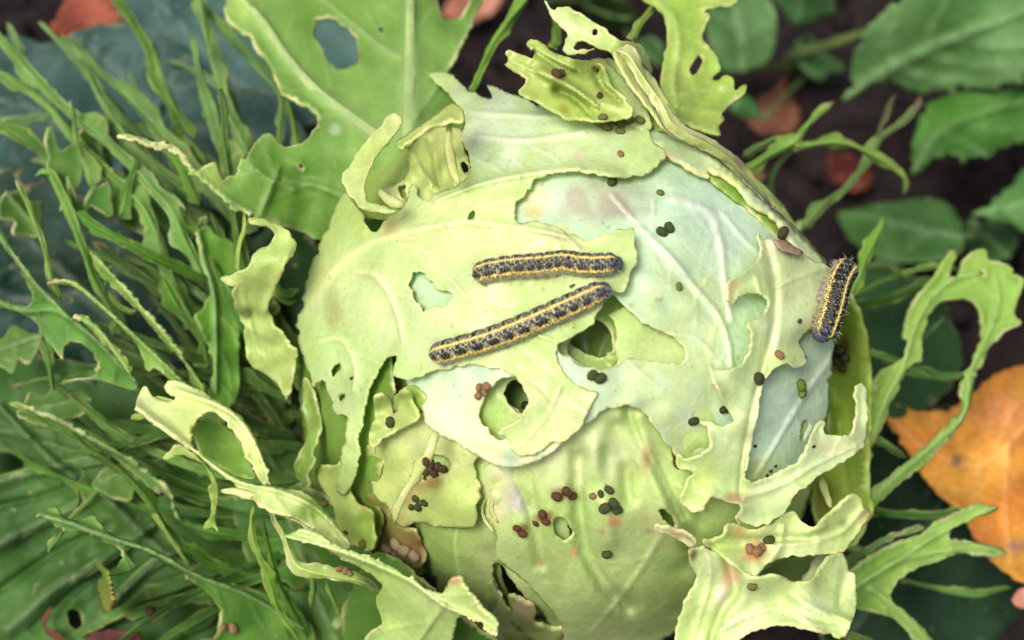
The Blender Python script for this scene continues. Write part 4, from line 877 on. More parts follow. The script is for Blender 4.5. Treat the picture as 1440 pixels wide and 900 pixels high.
rib('leaf_rib', tone=1.02, line='T5 680,420,-14,15.6 760,560,-12,13 850,680,-12,10.4 880,800,-10,10.4', col=(104, 144, 62), crest_a=.1)
rib('leaf_rib', tone=1.02, crest_a=.22, line='T5 1150,400,-6,7.8 1180,480,-10,7.8 1230,500,-14,7.8 1260,470,-18,7.8', col=(104, 140, 76))

# ------------------------------------------------------------------ the thicket of shredded ribs behind the traced ones
_r = np.random.RandomState(21)
for k in range(24):
    f = k / 23.0
    ang = math.radians(108 + 66 * f + _r.uniform(-9, 9))              # fan from up-left round to left and down
    bx, by = 415 + _r.uniform(-55, 40), 510 + 150 * f + _r.uniform(-60, 40)
    ln = _r.uniform(180, 420); w0 = _r.uniform(-34, -16); w1 = w0 + _r.uniform(-16, 20); hw = _r.uniform(8, 18)
    bend = _r.uniform(-.45, .45); L_ = []
    for q in range(6):
        t = q / 5.0; a = ang + bend * (t - .3)
        L_.append((bx + ln * t * math.cos(a), by - ln * t * math.sin(a), w0 + (w1 - w0) * t + 5 * math.sin(3 * t), hw * (1.25 - .85 * t)))
    g = _r.uniform(.75, 1.12); gc = _r.uniform(0, 1)
    blade('leaf_rib', L_, col=tuple(g * (a * gc + b * (1 - gc)) for a, b in zip((122, 156, 88), (88, 128, 58))), tip=(150, 120, 100) if k % 3 == 0 else None, tip_len=.05, wing=_r.uniform(.35, .7), fold=_r.uniform(.2, .6), twist=.6, tone=.9, crest_a=.14)
for k, (ox, oy, a0, L0, w0) in enumerate([(60, 470, 200, 90, -24), (210, 330, 120, 110, -26), (150, 250, 100, 90, -34), (300, 420, 95, 120, -22), (250, 520, 160, 120, -18), (60, 330, 130, 80, -30), (360, 470, 80, 90, -20), (130, 560, 190, 110, -14), (330, 640, 170, 110, -16), (240, 640, 200, 120, -20)]):
    a = math.radians(a0); c_, s_ = math.cos(a), -math.sin(a); pl = []
    for t, h in ((0, -6), (.15, -20), (.35, -34), (.5, -22), (.62, -38), (.8, -26), (1, -4), (.92, 8), (.75, 24), (.6, 14), (.42, 30), (.25, 16), (.1, 12)):
        h = h * _r.uniform(.6, 1.15); pl.append((ox + L0 * t * c_ - h * s_, oy + L0 * t * s_ + h * c_))
    leaf('gnawed_leaf', pl, tps([(ox, oy, w0), (ox + L0 * c_, oy + L0 * s_, w0 + 6), (ox - 30 * s_, oy + 30 * c_, w0 - 5), (ox + 30 * s_, oy - 30 * c_, w0 + 3)]), mat=M_OUT, col=(110, 148, 74), col2=(86, 124, 56), sp=4, jag=.7, lift=(.6, 6),
         veins=[([(ox, oy), (ox + L0 * c_ * .5, oy + L0 * s_ * .5), (ox + L0 * c_, oy + L0 * s_)], 4.6, 1.0, .4)], edge=.7, thick=.6)

for k in range(9):
    ang = math.radians(_r.uniform(108, 152)); bx, by = _r.uniform(230, 400), _r.uniform(270, 400)
    ln = _r.uniform(200, 380); w0 = _r.uniform(-42, -28); w1 = w0 + _r.uniform(-22, 4); hw = _r.uniform(9, 16); bend = _r.uniform(-.35, .35)
    blade('leaf_rib', [(bx + ln * t * math.cos(ang + bend * (t - .3)), by - ln * t * math.sin(ang + bend * (t - .3)), w0 + (w1 - w0) * t, hw * (1.25 - .8 * t)) for t in (0, .2, .4, .6, .8, 1)],
          col=(118, 150, 96), wing=_r.uniform(.4, .9), fold=.4, twist=.6, crest_a=.14, tip=(150, 120, 100) if k % 3 == 0 else None, tip_len=.05)

# broad half-eaten leaves arching out over the lower left
for k in range(11):
    f = k / 10.0; ang = math.radians(158 + 52 * f + _r.uniform(-4, 4)); bx, by = 470 + _r.uniform(-30, 20), 690 + 130 * f + _r.uniform(-25, 25)
    ln = _r.uniform(300, 500); w0 = -26 + _r.uniform(-5, 5); top = _r.uniform(2, 14); hw = _r.uniform(14, 24); bend = _r.uniform(-.5, -.1) if f < .6 else _r.uniform(-.1, .3)
    g = _r.uniform(.85, 1.2)
    blade('leaf_rib', [(bx + ln * t * math.cos(ang + bend * (t - .4)), by - ln * t * math.sin(ang + bend * (t - .4)), w0 + top * math.sin(2.4 * t), hw * (1.1 - .8 * t)) for t in (0, .15, .3, .5, .7, .85, 1)],
          col=(96 * g, 136 * g, 66 * g), col2=(72 * g, 110 * g, 48 * g), wing=_r.uniform(.5, .9), fold=_r.uniform(.4, .8), twist=.7, crest_a=.2, tip=(150, 118, 100) if k % 2 else None, tip_len=.04, thick=.7, tone=.85)

# ------------------------------------------------------------------ big dark outer leaf, lower left
LG = tps('P -40,540,-34 -40,920,-24 240,760,-34 470,820,-40 400,560,-44 200,600,-36', wob=(1.6, 150, 13))
LG_LEAF = leaf('outer_leaf', 'P -50,520 60,500 180,520 300,540 400,560 450,640 480,740 500,860 470,960 250,960 -50,960', LG, mat=M_OUT, col=(72, 112, 48), col2=(52, 90, 36), sp=4.6, jag=.6, thick=1, lam=200, edge=.5, pucker=.35,
     holes=['B1 -40,225 40,220 80,240 95,275 70,302 20,308 -40,300', 'B1 240,800 265,785 295,800 300,840 280,868 250,850'],
     veins=[('B1 1100,860 800,700 560,560 420,420 200,260 0,60', 12, 2.0, .25), ('B1 -60,340 80,300 220,270 400,240', 11, 2.2, .28), ('B1 -60,580 140,480 300,400 430,310', 12, 2.4, .28), ('B1 30,860 200,710 330,640 560,480', 12, 2.4, .28), ('B1 280,920 430,740 560,620 640,580', 12, 2.4, .26),
            ('B1 -40,130 120,170 300,230', 6, 1.0, .3), ('B1 -20,420 150,380 300,320', 5, -1.4, 0), ('B1 0,720 200,580 400,480', 6, -1.6, 0), ('B1 120,860 300,700 480,600', 6, -1.6, 0)],
     label='big dark green outer leaf with pale ribs under the shredded ones')
for q in ('B1 -60,340 80,300 220,270 400,240', 'B1 -60,580 140,480 300,400 430,310', 'B1 30,860 200,710 330,640 560,480', 'B1 280,920 430,740 560,620 640,580'):
    midrib(LG_LEAF, q, lambda a, b: LG(a, b) + 2.2, 7, 8, (108, 142, 72), 'side_rib')
leaf('outer_leaf', 'P 330,620 400,610 460,680 500,760 520,850 500,960 420,960 380,900 350,800 320,700', tps('P 340,640,-22 470,700,-14 520,900,-14 400,900,-20', wob=(1.5, 80, 14)), mat=M_OUT, col=(86, 126, 54), col2=(62, 100, 40), edge=.5, thick=1,
     veins=[('P 480,920 430,800 380,640', 7, 1.4, .35)])
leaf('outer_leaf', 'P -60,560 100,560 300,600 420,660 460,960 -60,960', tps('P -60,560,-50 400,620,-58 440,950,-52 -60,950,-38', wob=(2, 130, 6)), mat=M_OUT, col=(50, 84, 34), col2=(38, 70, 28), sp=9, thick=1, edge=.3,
     veins=[('P 440,800 240,740 -40,600', 9, 1.6, .3)])
# ribs in the lower left
strip('B1 28,42 60,40 100,62 240,120 340,170 430,212 530,300 600,350 640,420 665,480 655,475 620,400 560,340 585,375 560,372 520,330 470,290 420,245 340,190 250,145 310,200 320,218 230,160 110,85 60,55',
      'P 20,568,8 120,605,6 200,660,0 250,730,-8', col=(120, 152, 88), col2=(92, 130, 72), veins=[('B1 110,60 250,130 420,220 580,330 650,460', 4, 1.2, .4)])
rib('leaf_rib', tone=.85, line='B1 30,45,8,2.5 80,62,8,3.5 160,110,7,4 250,155,5,5 330,210,3,5 420,270,0,6 500,350,-3,8 560,430,-5,9 610,500,-7,10 680,575,-9,11 760,625,-11,13 880,660,-14,15 1000,700,-18,17 1150,760,-24,18', col=(98, 138, 60), col2=(82, 120, 48), tip0=(190, 180, 140), crest=(180, 196, 120))
rib('leaf_rib', tone=.85, line='B1 545,440,-4,3 590,500,-4,4 640,570,-4,4 690,640,-5,3', col=(166, 184, 110))
strip('B1 133,440 195,418 245,460 290,470 335,442 380,500 430,530 500,550 560,570 620,600 700,650 780,680 860,700 1000,745 1100,800 1150,900 1100,960 900,960 740,960 720,900 790,900 805,800 775,750 735,712 715,700 650,652 580,612 520,582 445,560 470,610 492,632 450,657 410,663 385,655 430,630 450,600 430,570 370,540 300,512 215,500 160,457',
      'P 55,725,12 130,735,10 190,760,7 260,805,4 320,830,-2 400,860,-10 380,920,-8 170,800,10', col=(110, 146, 76), col2=(86, 124, 60), veins=[('B1 140,445 260,480 400,530 560,585 720,670 900,740 1100,860', 5, 1.8, .45)], patches=[(60, 712, 9, 6, (150, 96, 84), .8)])
rib('leaf_rib', tone=.85, line='B1 235,490,8,4 215,530,6,5 190,555,5,5 175,580,4,4', col=(110, 142, 78), tip=(196, 150, 140))
rib('leaf_rib', tone=.85, line='B1 240,480,-10,5 300,420,-12,6 360,360,-14,7', col=(96, 132, 60))
leaf('gnawed_leaf', 'B1 335,625 360,622 385,660 400,700 408,760 400,805 372,802 355,740 352,690 375,670', tps('P 138,797,12 150,840,13 155,860,12'), mat=M_OUT, col=(150, 160, 74), col2=(120, 150, 60), sp=3.5, edge_col=(170, 120, 80), edge_w=4, label='small yellowing shred of leaf with a brown rim')
rib('leaf_rib', tone=.85, line='B1 285,275,2,2 300,300,1,2 280,350,0,2.5 290,400,-2,2.5 260,430,-4,3', col=(130, 150, 80))
# pale shredded leaf at the lower left of the head
YL = (212, 224, 156); YL2 = (188, 208, 122)
leaf('gnawed_leaf', 'B1 487,58 500,20 525,-25 545,15 600,40 640,25 590,-10 610,-45 700,-15 800,38 870,85 912,150 945,220 978,335 945,330 905,250 880,190 840,130 790,80 755,68 715,92 690,130 690,180 715,225 780,265 830,300 900,335 1000,345 1080,355 1145,395 1210,470 1280,560 1240,580 1160,510 1080,460 1000,440 920,400 850,340 790,300 700,220 640,165 560,110',
     tps('P 195,570,26 240,545,22 330,580,30 370,660,32 310,660,34 380,685,40 440,710,38 490,770,34 270,610,32', wob=(1.0, 60, 15)), col=YL, col2=YL2, sp=3.4, lift=(.6, 5), jag=.7, thick=.8,
     veins=[('B1 490,60 620,150 760,260 860,325 1020,365 1150,430 1270,560', 6, 1.6, .35), ('B1 640,0 760,40 850,90 910,170 950,260 970,330', 5, 1.6, .5)],
     patches=[(440, 718, 24, 16, (140, 176, 60), .7)])
leaf('gnawed_leaf', 'B1 560,10 640,35 660,70 690,130 620,135 600,120 560,75 520,60', tps('P 215,560,22 265,600,26 240,590,24'), col=(176, 202, 108), col2=(150, 184, 84), sp=3.8)
leaf('gnawed_leaf', 'B1 470,95 490,80 540,85 600,90 650,100 640,130 590,125 520,110 480,108', tps('P 185,588,14 250,590,18 215,585,16'), mat=M_OUT, col=(150, 180, 90), col2=(126, 160, 70), sp=3.5)
leaf('gnawed_leaf', 'B1 690,130 740,100 800,110 860,160 900,240 930,320 860,310 780,270 720,230', tps('P 275,600,18 330,600,16 360,670,20 300,650,20'), col=(130, 172, 66), col2=(110, 154, 54), sp=4.5, jag=.6)
leaf('gnawed_leaf', 'B1 587,240 610,215 640,192 690,215 730,255 760,290 785,330 788,400 775,455 792,512 770,490 735,505 728,495 760,455 765,400 748,350 768,335 740,265 690,240 640,235 600,252',
     tps('P 230,640,30 260,625,31 300,670,28 305,730,22', wob=(.8, 30, 16)), col=(176, 204, 110), col2=(150, 186, 84), sp=3.6, jag=.6, edge_col=(216, 206, 150))
rib('rolled_leaf_edge', 'B1 800,360,38,4 880,370,40,6 960,400,41,6 1060,450,40,6 1160,512,38,5', col=(214, 214, 150), col2=(196, 204, 128), mat=M_HEAD, crest=(232, 224, 180), crest_a=.6)
rib('leaf_rib', 'B1 965,330,32,7 985,440,28,8 1020,510,26,8 1045,570,26,8 1075,630,27,9 1140,655,27,9 1230,675,26,9 1310,690,24,9 1370,720,18,8', col=(186, 204, 120), col2=(160, 186, 92), mat=M_HEAD, crest=(216, 206, 160))
rib('leaf_rib', 'B1 915,410,20,4 910,480,20,6 925,560,18,6.5 955,640,16,7 985,720,12,7 1010,790,8,7 1060,870,4,6 1110,940,0,6', col=(158, 184, 96), col2=(130, 166, 72), crest=(206, 200, 140))
rib('leaf_rib', 'B1 950,460,4,5 970,560,2,7 1000,680,-2,10 1060,800,-8,12 1120,900,-14,12', col=(96, 138, 54), crest_a=.1)
rib('leaf_rib', 'B1 1130,660,8,5 1135,720,4,5 1125,780,0,5', col=(120, 156, 66))
rib('leaf_rib', 'B1 1180,690,2,4 1210,760,0,4 1250,850,-4,4', col=(120, 150, 70))
# the pale leaf reaching in under the head from the lower left
leaf('gnawed_leaf', 'B2 66,575 100,556 150,560 250,608 340,638 450,690 520,738 565,762 592,712 622,698 640,740 690,800 738,850 750,888 700,852 645,822 612,832 600,880 570,960 300,960 330,880 385,850 350,780 382,730 330,682 240,642 150,592 90,585',
     tps('P 400,752,42 470,775,44 540,800,46 620,840,52 640,815,56 700,890,54 540,860,36 520,920,30 620,900,40', wob=(.8, 70, 17)), col=(202, 220, 148), col2=(170, 200, 108), sp=3.4, lift=(.6, 6), jag=.7, thick=.8,
     veins=[('B2 70,572 250,622 450,706 570,790 640,820 745,885', 5, 1.4, .4), ('B2 570,790 520,860 470,940', 6, 1.2, .3)], patches=[(640, 815, 10, 8, (206, 176, 130), .8), (470, 880, 60, 40, (120, 166, 70), .7)])
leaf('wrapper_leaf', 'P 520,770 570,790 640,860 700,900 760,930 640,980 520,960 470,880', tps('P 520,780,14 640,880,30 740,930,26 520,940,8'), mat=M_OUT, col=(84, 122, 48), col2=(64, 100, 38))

# ------------------------------------------------------------------ forked stalks and gnawed leaves on the right
FG = (146, 178, 92); FG2 = (120, 158, 76)
rib('leaf_rib', 'T3 30,740,-16,9 110,700,-20,10 200,645,-24,11 290,600,-28,11 335,545,-32,8 385,490,-36,7 455,430,-40,4.5', col=(152, 178, 100), col2=(126, 162, 84), tip=(196, 160, 150))
rib('leaf_rib', 'T3 280,612,-28,10 330,618,-30,9 420,602,-34,8 510,604,-38,8 600,640,-42,7.5 680,685,-46,7 735,735,-50,6 757,765,-52,3.5 750,830,-56,3', col=(152, 176, 100), col2=(130, 160, 84), tip=(120, 86, 74))
rib('leaf_rib', 'T3 80,660,-24,7 150,610,-28,7 240,572,-32,5', col=(130, 156, 104))
rib('leaf_rib', 'T3 280,630,-30,6 225,690,-34,6 195,760,-38,6 200,840,-44,7', col=(124, 152, 118), col2=(110, 142, 104))
rib('leaf_rib', 'T3 330,960,-40,12 400,880,-44,11 450,835,-48,9 530,770,-52,8 590,690,-56,8 640,600,-60,8 690,550,-62,7 770,490,-66,6 815,440,-68,4.5 825,395,-70,3', col=(126, 150, 96), col2=(108, 132, 84), tip=(110, 80, 84), tip_len=.2)
rib('leaf_rib', 'T3 645,585,-60,6 660,520,-62,5 690,450,-64,4 718,395,-66,3', col=(110, 110, 88), tip=(90, 66, 66), tip_len=.4)
rib('leaf_rib', 'T8 520,510,-10,8 560,420,-14,9 600,320,-20,10 640,240,-24,8 665,165,-28,3.5', col=(146, 178, 88), col2=(120, 156, 72))
rib('leaf_rib', 'T8 515,382,-30,6 600,372,-34,7 690,378,-38,6 735,400,-40,5 775,430,-42,4', col=(130, 160, 88))
rib('leaf_rib', 'T8 540,500,-34,9 640,450,-40,8 760,405,-46,7 880,378,-50,6 985,385,-54,5', col=(116, 148, 80))
rib('leaf_rib', 'T8 540,540,-44,12 660,510,-48,12 780,470,-52,9 880,430,-56,7', col=(84, 120, 56), col2=(70, 104, 46))
rib('leaf_rib', 'T8 600,740,-24,10 680,770,-26,9 760,800,-28,8 830,830,-30,9 870,850,-32,5', col=(110, 150, 80))
rib('leaf_rib', 'T8 800,810,-34,6 900,825,-36,5 1010,825,-38,4', col=(90, 130, 76))
rib('leaf_rib', 'T8 810,700,-26,6 860,650,-30,6 915,590,-34,5', col=(100, 140, 78))
leaf('gnawed_leaf', 'B4 608,300 612,180 T8 640,830 735,770 765,730 758,640 788,540 828,490 890,420 920,360 968,298 978,328 945,400 938,442 980,410 1020,340 1060,303 1100,298 1112,345 1170,365 1217,385 1190,410 1268,420 1232,510 1215,570 1258,615 1180,640 1130,690 1090,770 1055,830 1042,905 '
     'B4 938,120 928,175 900,225 840,292 780,352 700,412 640,474 615,490 608,430 690,370 760,310 840,240 902,170 905,100 T8 998,900 1010,830 1050,740 1086,660 1080,570 1050,520 1000,503 920,510 870,560 845,620 830,700 834,785 800,770 770,802 730,900 B4 690,135 660,222 625,290',
     tps('P 1225,640,-8 1275,510,-16 1290,430,-22 1330,370,-28 1380,360,-30 1430,390,-30 1425,450,-28 1380,470,-28 1365,550,-24 1350,590,-20 1290,650,-14 1225,710,-4', wob=(1.2, 60, 18)), mat=M_OUT, col=(146, 182, 84), col2=(120, 160, 66), sp=4.4, lift=(1.2, 6), jag=.7, thick=1.0,
     holes=['T8 1062,405 1075,388 1098,392 1098,410 1075,418'], veins=[('B4 615,280 660,150 T8 745,800 790,660 850,530 960,430 1090,400', 5, 1.2, .35), ('B4 620,450 760,330 900,200 925,120 T8 1040,800 1110,660 1150,520 1140,420', 5, 1.0, .4)], edge_col=(206, 200, 150), label='arched remnant of a leaf eaten to a frame beside the head')
leaf('gnawed_leaf', 'B4 530,700 600,650 680,600 760,578 840,520 920,488 1000,468 1027,480 1010,497 930,520 872,550 858,587 940,585 1020,603 1053,625 1030,638 960,626 880,627 830,652 760,672 710,702 680,752 690,780 740,820 780,860 820,905 800,930 760,905 720,852 650,812 560,800',
     tps('P 1190,800,4 1290,740,-6 1400,712,-16 1410,780,-18 1300,800,-6 1260,840,-2 1310,900,-10', wob=(1, 60, 19)), mat=M_OUT, col=(156, 190, 96), col2=(128, 168, 74), sp=4.2, lift=(1.2, 6), jag=.6, thick=1.0, edge_col=(206, 200, 160),
     veins=[('B4 540,750 680,660 840,560 1010,480', 6, 1.4, .35), ('B4 680,660 800,625 960,605 1040,625', 5, 1.0, .3), ('B4 620,740 700,800 800,905', 5, 1, .3)])
leaf('gnawed_leaf', 'B4 530,640 600,605 640,580 700,552 760,535 795,545 760,560 700,575 640,608 590,640 580,665 545,690', tps('P 1190,790,-8 1240,760,-14 1300,742,-20'), mat=M_OUT, col=(120, 158, 90), col2=(96, 136, 72), sp=4)
rib('leaf_rib', 'B4 700,705,-36,6 780,725,-38,6 870,745,-40,7 950,752,-42,7 1020,740,-44,5 1060,735,-46,3.5', col=(110, 150, 84))
rib('leaf_rib', 'B4 615,485,-20,8 700,500,-24,9 800,505,-28,9 900,495,-32,7 950,485,-36,5', col=(96, 136, 70), col2=(80, 116, 56))
rib('leaf_rib', 'B4 630,265,-20,8 680,290,-22,9 730,320,-26,8', col=(110, 144, 80))
rib('leaf_rib', 'B4 540,880,-14,8 580,895,-16,8 640,930,-20,8', col=(130, 160, 100))
leaf('outer_leaf', 'P 1180,690 1240,600 1310,560 1400,600 1420,700 1440,800 1480,900 1440,960 1250,960 1150,930 1170,800', tps('P 1180,700,-70 1400,600,-110 1440,900,-84 1200,930,-62', wob=(2, 120, 20)), mat=M_OUT, col=(44, 72, 44), col2=(32, 56, 36), sp=8, edge=.3, thick=1,
     veins=[('P 1190,900 1280,780 1370,620', 6, 1.4, .25)])
leaf('outer_leaf', 'P 1190,380 1250,360 1330,420 1360,500 1330,560 1260,600 1220,560 1200,480', tps('P 1200,400,-70 1340,420,-86 1300,580,-66', wob=(2, 90, 21)), mat=M_OUT, col=(60, 94, 52), col2=(44, 74, 40), sp=8, edge=.3)

# stalks that join the gnawed leaves to the stump under the head
def px_of(p):
    v = Vector(p) - CAM; dd = v.dot(FWD)
    return 720 + v.dot(RGT) / dd / K, 450 - v.dot(UPV) / dd / K, (DIST - dd) * 1000.0
_sx, _sy, _sw = px_of((0, .02, .05))
for bx, by, bw, br in ((1226, 640, -8, 9), (1226, 715, -5, 8), (1190, 800, 2, 11), (1035, 245, -17, 9), (1195, 415, -12, 8), (1130, 312, -42, 10), (1192, 390, -32, 7), (1200, 425, -38, 9), (1215, 497, -26, 9), (1182, 765, -10, 8), (1228, 700, -22, 8), (1260, 790, -36, 6), (950, 60, -2, 8), (1225, 618, -20, 8), (1190, 890, -16, 8),
                       (560, 300, 0, 14), (380, 620, -26, 12), (440, 840, -36, 14), (400, 500, -22, 12), (360, 420, -28, 10), (470, 880, -6, 12)):
    l = [(bx, by, bw, br * .8)]
    for t in (.25, .5, .75, 1.0):
        l.append((bx + (_sx - bx) * t, by + (_sy - by) * t, bw + (_sw - bw) * (t ** .6), br * (.8 + .5 * t)))
    round_rib('stalk', l, col=(150, 176, 104), col2=(126, 158, 84), wing=0, flat=.8, rough=.06)

# ------------------------------------------------------------------ the leafy plants beyond
def garden_leaf(root, outline, h, veins, col, col2, tooth=3.0, sp=8, wob=2.5, label=None):
    """h: list of (x, y, height above the soil in metres)"""
    o = np.array(pts(outline), float); col = tuple(q * .88 for q in col); col2 = tuple(q * .84 for q in col2)
    cp = [(x, y, float(at_height(x, y, z))) for x, y, z in h]
    r = leaf('leaf', o, tps(cp), mat=M_WILD, col=col, col2=col2, veins=veins, sp=sp, jag=tooth, edge=.25, edge_col=(150, 180, 120), thick=.5, parent=root, wob=(wob, 110), label=label, lam=160)
    sd = _seed[0]; f0 = tps(cp)
    if len(veins): midrib(r, veins[0][0], lambda a, b: f0(a, b) + wob * noise2(a, b, 110, sd % 30) + veins[0][2] * .9, 3.2, 2.0, tuple(min(255, q * 1.22) for q in col), mat=M_WILD)
    if len(veins):      # the petiole down to the plant's foot
        e0, e1 = pts(veins[0][0])[0], pts(veins[0][0])[-1]; rx, ry, rw = px_of(tuple(root.location))
        if math.hypot(e0[0] - rx, e0[1] - ry) < math.hypot(e1[0] - rx, e1[1] - ry): e1 = e0
        w1 = float(f0(np.array([e1[0]]), np.array([e1[1]]))[0])
        round_rib('petiole', [(e1[0], e1[1], w1, 2.6), ((e1[0] * 2 + rx) / 3, (e1[1] * 2 + ry) / 3 - 4, (w1 * 2 + rw) / 3 + 4, 3.2), ((e1[0] + 2 * rx) / 3, (e1[1] + 2 * ry) / 3 - 3, (w1 + 2 * rw) / 3 + 5, 3.6), (rx, ry, rw, 4)],
                  col=(96, 124, 66), parent=root, mat=M_WILD, wing=0, flat=.9, rough=.05, crest_a=.1)
    return r

def plant(name, x, y, label, cat='plant', group=None):
    p = to_world(x, y, at_height(x, y, 0.0)); e = empty(name, tuple(p))
    tag(e, label, cat, group); return e

def stem_h(root, line, col=(96, 120, 70), name='stem'):
    """line of (x, y, height in metres, radius px)"""
    l = [(x, y, float(at_height(x, y, h)), r) for x, y, h, r in line]
    return rib(name, l, col=col, parent=root, mat=M_WILD, crest_a=.1, wing=0, flat=.9, rough=.05)

WG, WG2 = (112, 158, 92), (92, 142, 72)
p1 = plant('leafy_plant', 1490, 260, 'bright green leafy plant with broad toothed leaves over dark soil')
garden_leaf(p1, 'T3 488,428 530,365 545,350 530,300 530,270 560,210 600,110 650,70 690,40 745,-20 900,-80 1200,-90 1400,-40 1400,340 1260,352 1180,362 1100,372 1030,378 960,388 900,386 840,402 800,390 760,382 700,350 660,352 620,362 580,385 550,402',
            [(1190, 130, .055), (1260, 20, .085), (1440, 0, .09), (1440, 115, .07), (1300, 125, .058)],
            [('T3 500,420 700,290 900,190 1150,90 1400,0', 8, 1.6, .3), ('T3 700,290 850,330 1000,350', 4, .9, .22), ('T3 820,230 1000,270 1200,290', 5, .9, .22), ('T3 960,170 1150,200 1350,200', 5, .9, .2), ('T3 700,280 690,190 720,60', 4, .9, .2), ('T3 860,210 870,120 940,0', 4, .9, .2)], WG, WG2, tooth=2.4,
            label='broad bright green toothed leaf with its tip pointing to the cabbage')
garden_leaf(p1, 'T3 775,738 790,640 800,560 830,480 862,430 920,402 1000,385 1260,355 1420,340 1420,560 1260,592 1180,622 1140,640 1100,664 1060,650 1030,662 1000,684 960,650 900,660 860,682 820,722',
            [(1290, 230, .05), (1330, 135, .06), (1440, 120, .062), (1440, 200, .052)], [('T3 790,720 900,560 1100,470 1400,400', 6, 1.4, .22), ('T3 900,560 1000,590 1100,640', 4, .9, .2), ('T3 1000,510 1150,540 1300,560', 4, .9, .2)], (72, 128, 42), (58, 110, 36), tooth=2.6,
            label='darker green toothed leaf hanging under the broad one')
stem_h(p1, [(1440, 100, .075, 6), (1470, 150, .05, 7), (1490, 260, .0, 8)])
p2 = plant('leafy_plant', 1150, 95, 'green leafy plant with a slanting stem behind the cabbage')
garden_leaf(p2, 'T3 -80,-30 60,-40 180,-10 205,40 216,90 214,200 180,255 150,282 110,300 80,312 30,306 -20,296 -60,220 -90,100', [(1000, 0, .06), (1085, 10, .065), (1060, 95, .045), (1010, 90, .042)],
            [('T3 70,300 60,180 40,60 30,-30', 5, 1.2, .25), ('T3 62,200 120,140 190,90', 3, .8, .2), ('T3 55,140 0,90 -60,60', 3, .8, .2)], (104, 148, 88), (84, 130, 70), tooth=.8, label='rounded green leaf behind the top of the cabbage')
garden_leaf(p2, 'T3 195,-30 440,-30 462,30 455,60 400,75 350,110 290,112 250,70 215,30', [(1090, 0, .05), (1165, 5, .055), (1120, 36, .04)], [('T3 300,105 320,50 330,-20', 4, 1, .2)], (80, 128, 74), (64, 110, 60), tooth=.8)
garden_leaf(p2, 'T3 290,180 330,140 390,170 420,220 500,270 510,310 430,300 420,340 380,335 330,290 300,240', [(1125, 60, .025), (1180, 100, .02), (1150, 110, .02)], [('T3 300,170 380,240 500,290', 3, 1, .2)], (74, 118, 62), (58, 100, 50), tooth=.8)
garden_leaf(p2, 'T3 10,455 60,400 110,410 150,470 165,510 100,500 40,490', [(1025, 152, .03), (1070, 140, .03), (1060, 168, .026)], [('T3 20,455 90,450 160,505', 3, 1, .2)], (74, 128, 66), (60, 110, 52), tooth=.6)
stem_h(p2, [(1230, 42, .05, 6), (1160, 65, .035, 7.5), (1110, 82, .02, 8), (1125, 110, .0, 8)], col=(92, 116, 60))
p3 = plant('leafy_plant', 1390, 330, 'low green leafy plant on the soil between the cabbage and the fallen leaf')
garden_leaf(p3, 'T8 468,165 490,138 560,130 630,112 700,100 780,88 850,83 905,95 945,110 975,140 995,175 1012,260 1000,300 980,322 930,342 880,352 790,358 700,357 640,340 580,312 510,250', [(1180, 310, .018), (1300, 278, .03), (1355, 320, .03), (1250, 365, .025)],
            [('T8 1000,250 850,220 680,180 480,150', 5, 1.3, .22), ('T8 850,220 780,290 720,350', 3, .8, .2), ('T8 780,205 760,150 720,105', 3, .8, .2)], (84, 132, 66), (68, 114, 52), tooth=1.0)
garden_leaf(p3, 'T8 1035,155 1080,120 1120,90 1170,70 1200,38 1220,0 1262,-40 1400,-60 1400,240 1260,237 1230,210 1190,196 1120,180', [(1370, 300, .035), (1420, 250, .045), (1450, 320, .04)], [('T8 1045,155 1200,120 1400,60', 4, 1.2, .22), ('T8 1160,130 1230,170 1300,190', 3, .8, .2)], (100, 152, 80), (82, 134, 62), tooth=2)
garden_leaf(p3, 'T8 1000,190 1040,170 1120,185 1190,200 1240,240 1225,300 1180,345 1110,355 1040,340 1010,280', [(1360, 310, .012), (1430, 330, .016), (1390, 365, .012)], [('T8 1030,180 1120,260 1200,340', 4, 1, .2)], (66, 110, 56), (52, 92, 44), tooth=1)
stem_h(p3, [(1358, 330, .028, 4), (1375, 335, .016, 5), (1390, 332, .0, 5)])
stem_h(p3, [(1450, 300, .04, 4), (1420, 330, .02, 5), (1392, 332, .0, 5)])
p4 = plant('leafy_plant', 870, 30, 'small green leafy plant in shade behind the crown of torn leaves')
garden_leaf(p4, 'T2 350,0 420,-40 520,-10 560,30 585,80 560,110 510,130 440,120 390,80 360,50', [(820, 10, .03), (890, 20, .035), (855, 40, .02)], [('T2 370,20 460,60 560,80', 3, 1, .2)], (84, 124, 62), (66, 104, 48), tooth=.8)
garden_leaf(p4, 'T2 200,-10 260,-40 330,-20 330,20 270,35 220,20', [(770, 0, .03), (805, 0, .03), (790, 12, .025)], [('T2 210,0 320,0', 3, 1, .2)], (110, 140, 66), (90, 124, 52), tooth=.6)
garden_leaf(p4, 'T2 560,180 640,150 700,200 700,300 650,270 600,240', [(890, 60, .03), (930, 70, .035), (925, 100, .025)], [('T2 570,185 690,280', 3, 1, .2)], (80, 124, 66), (64, 106, 52), tooth=.6)
stem_h(p4, [(870, 30, .02, 3), (872, 40, .0, 4)])

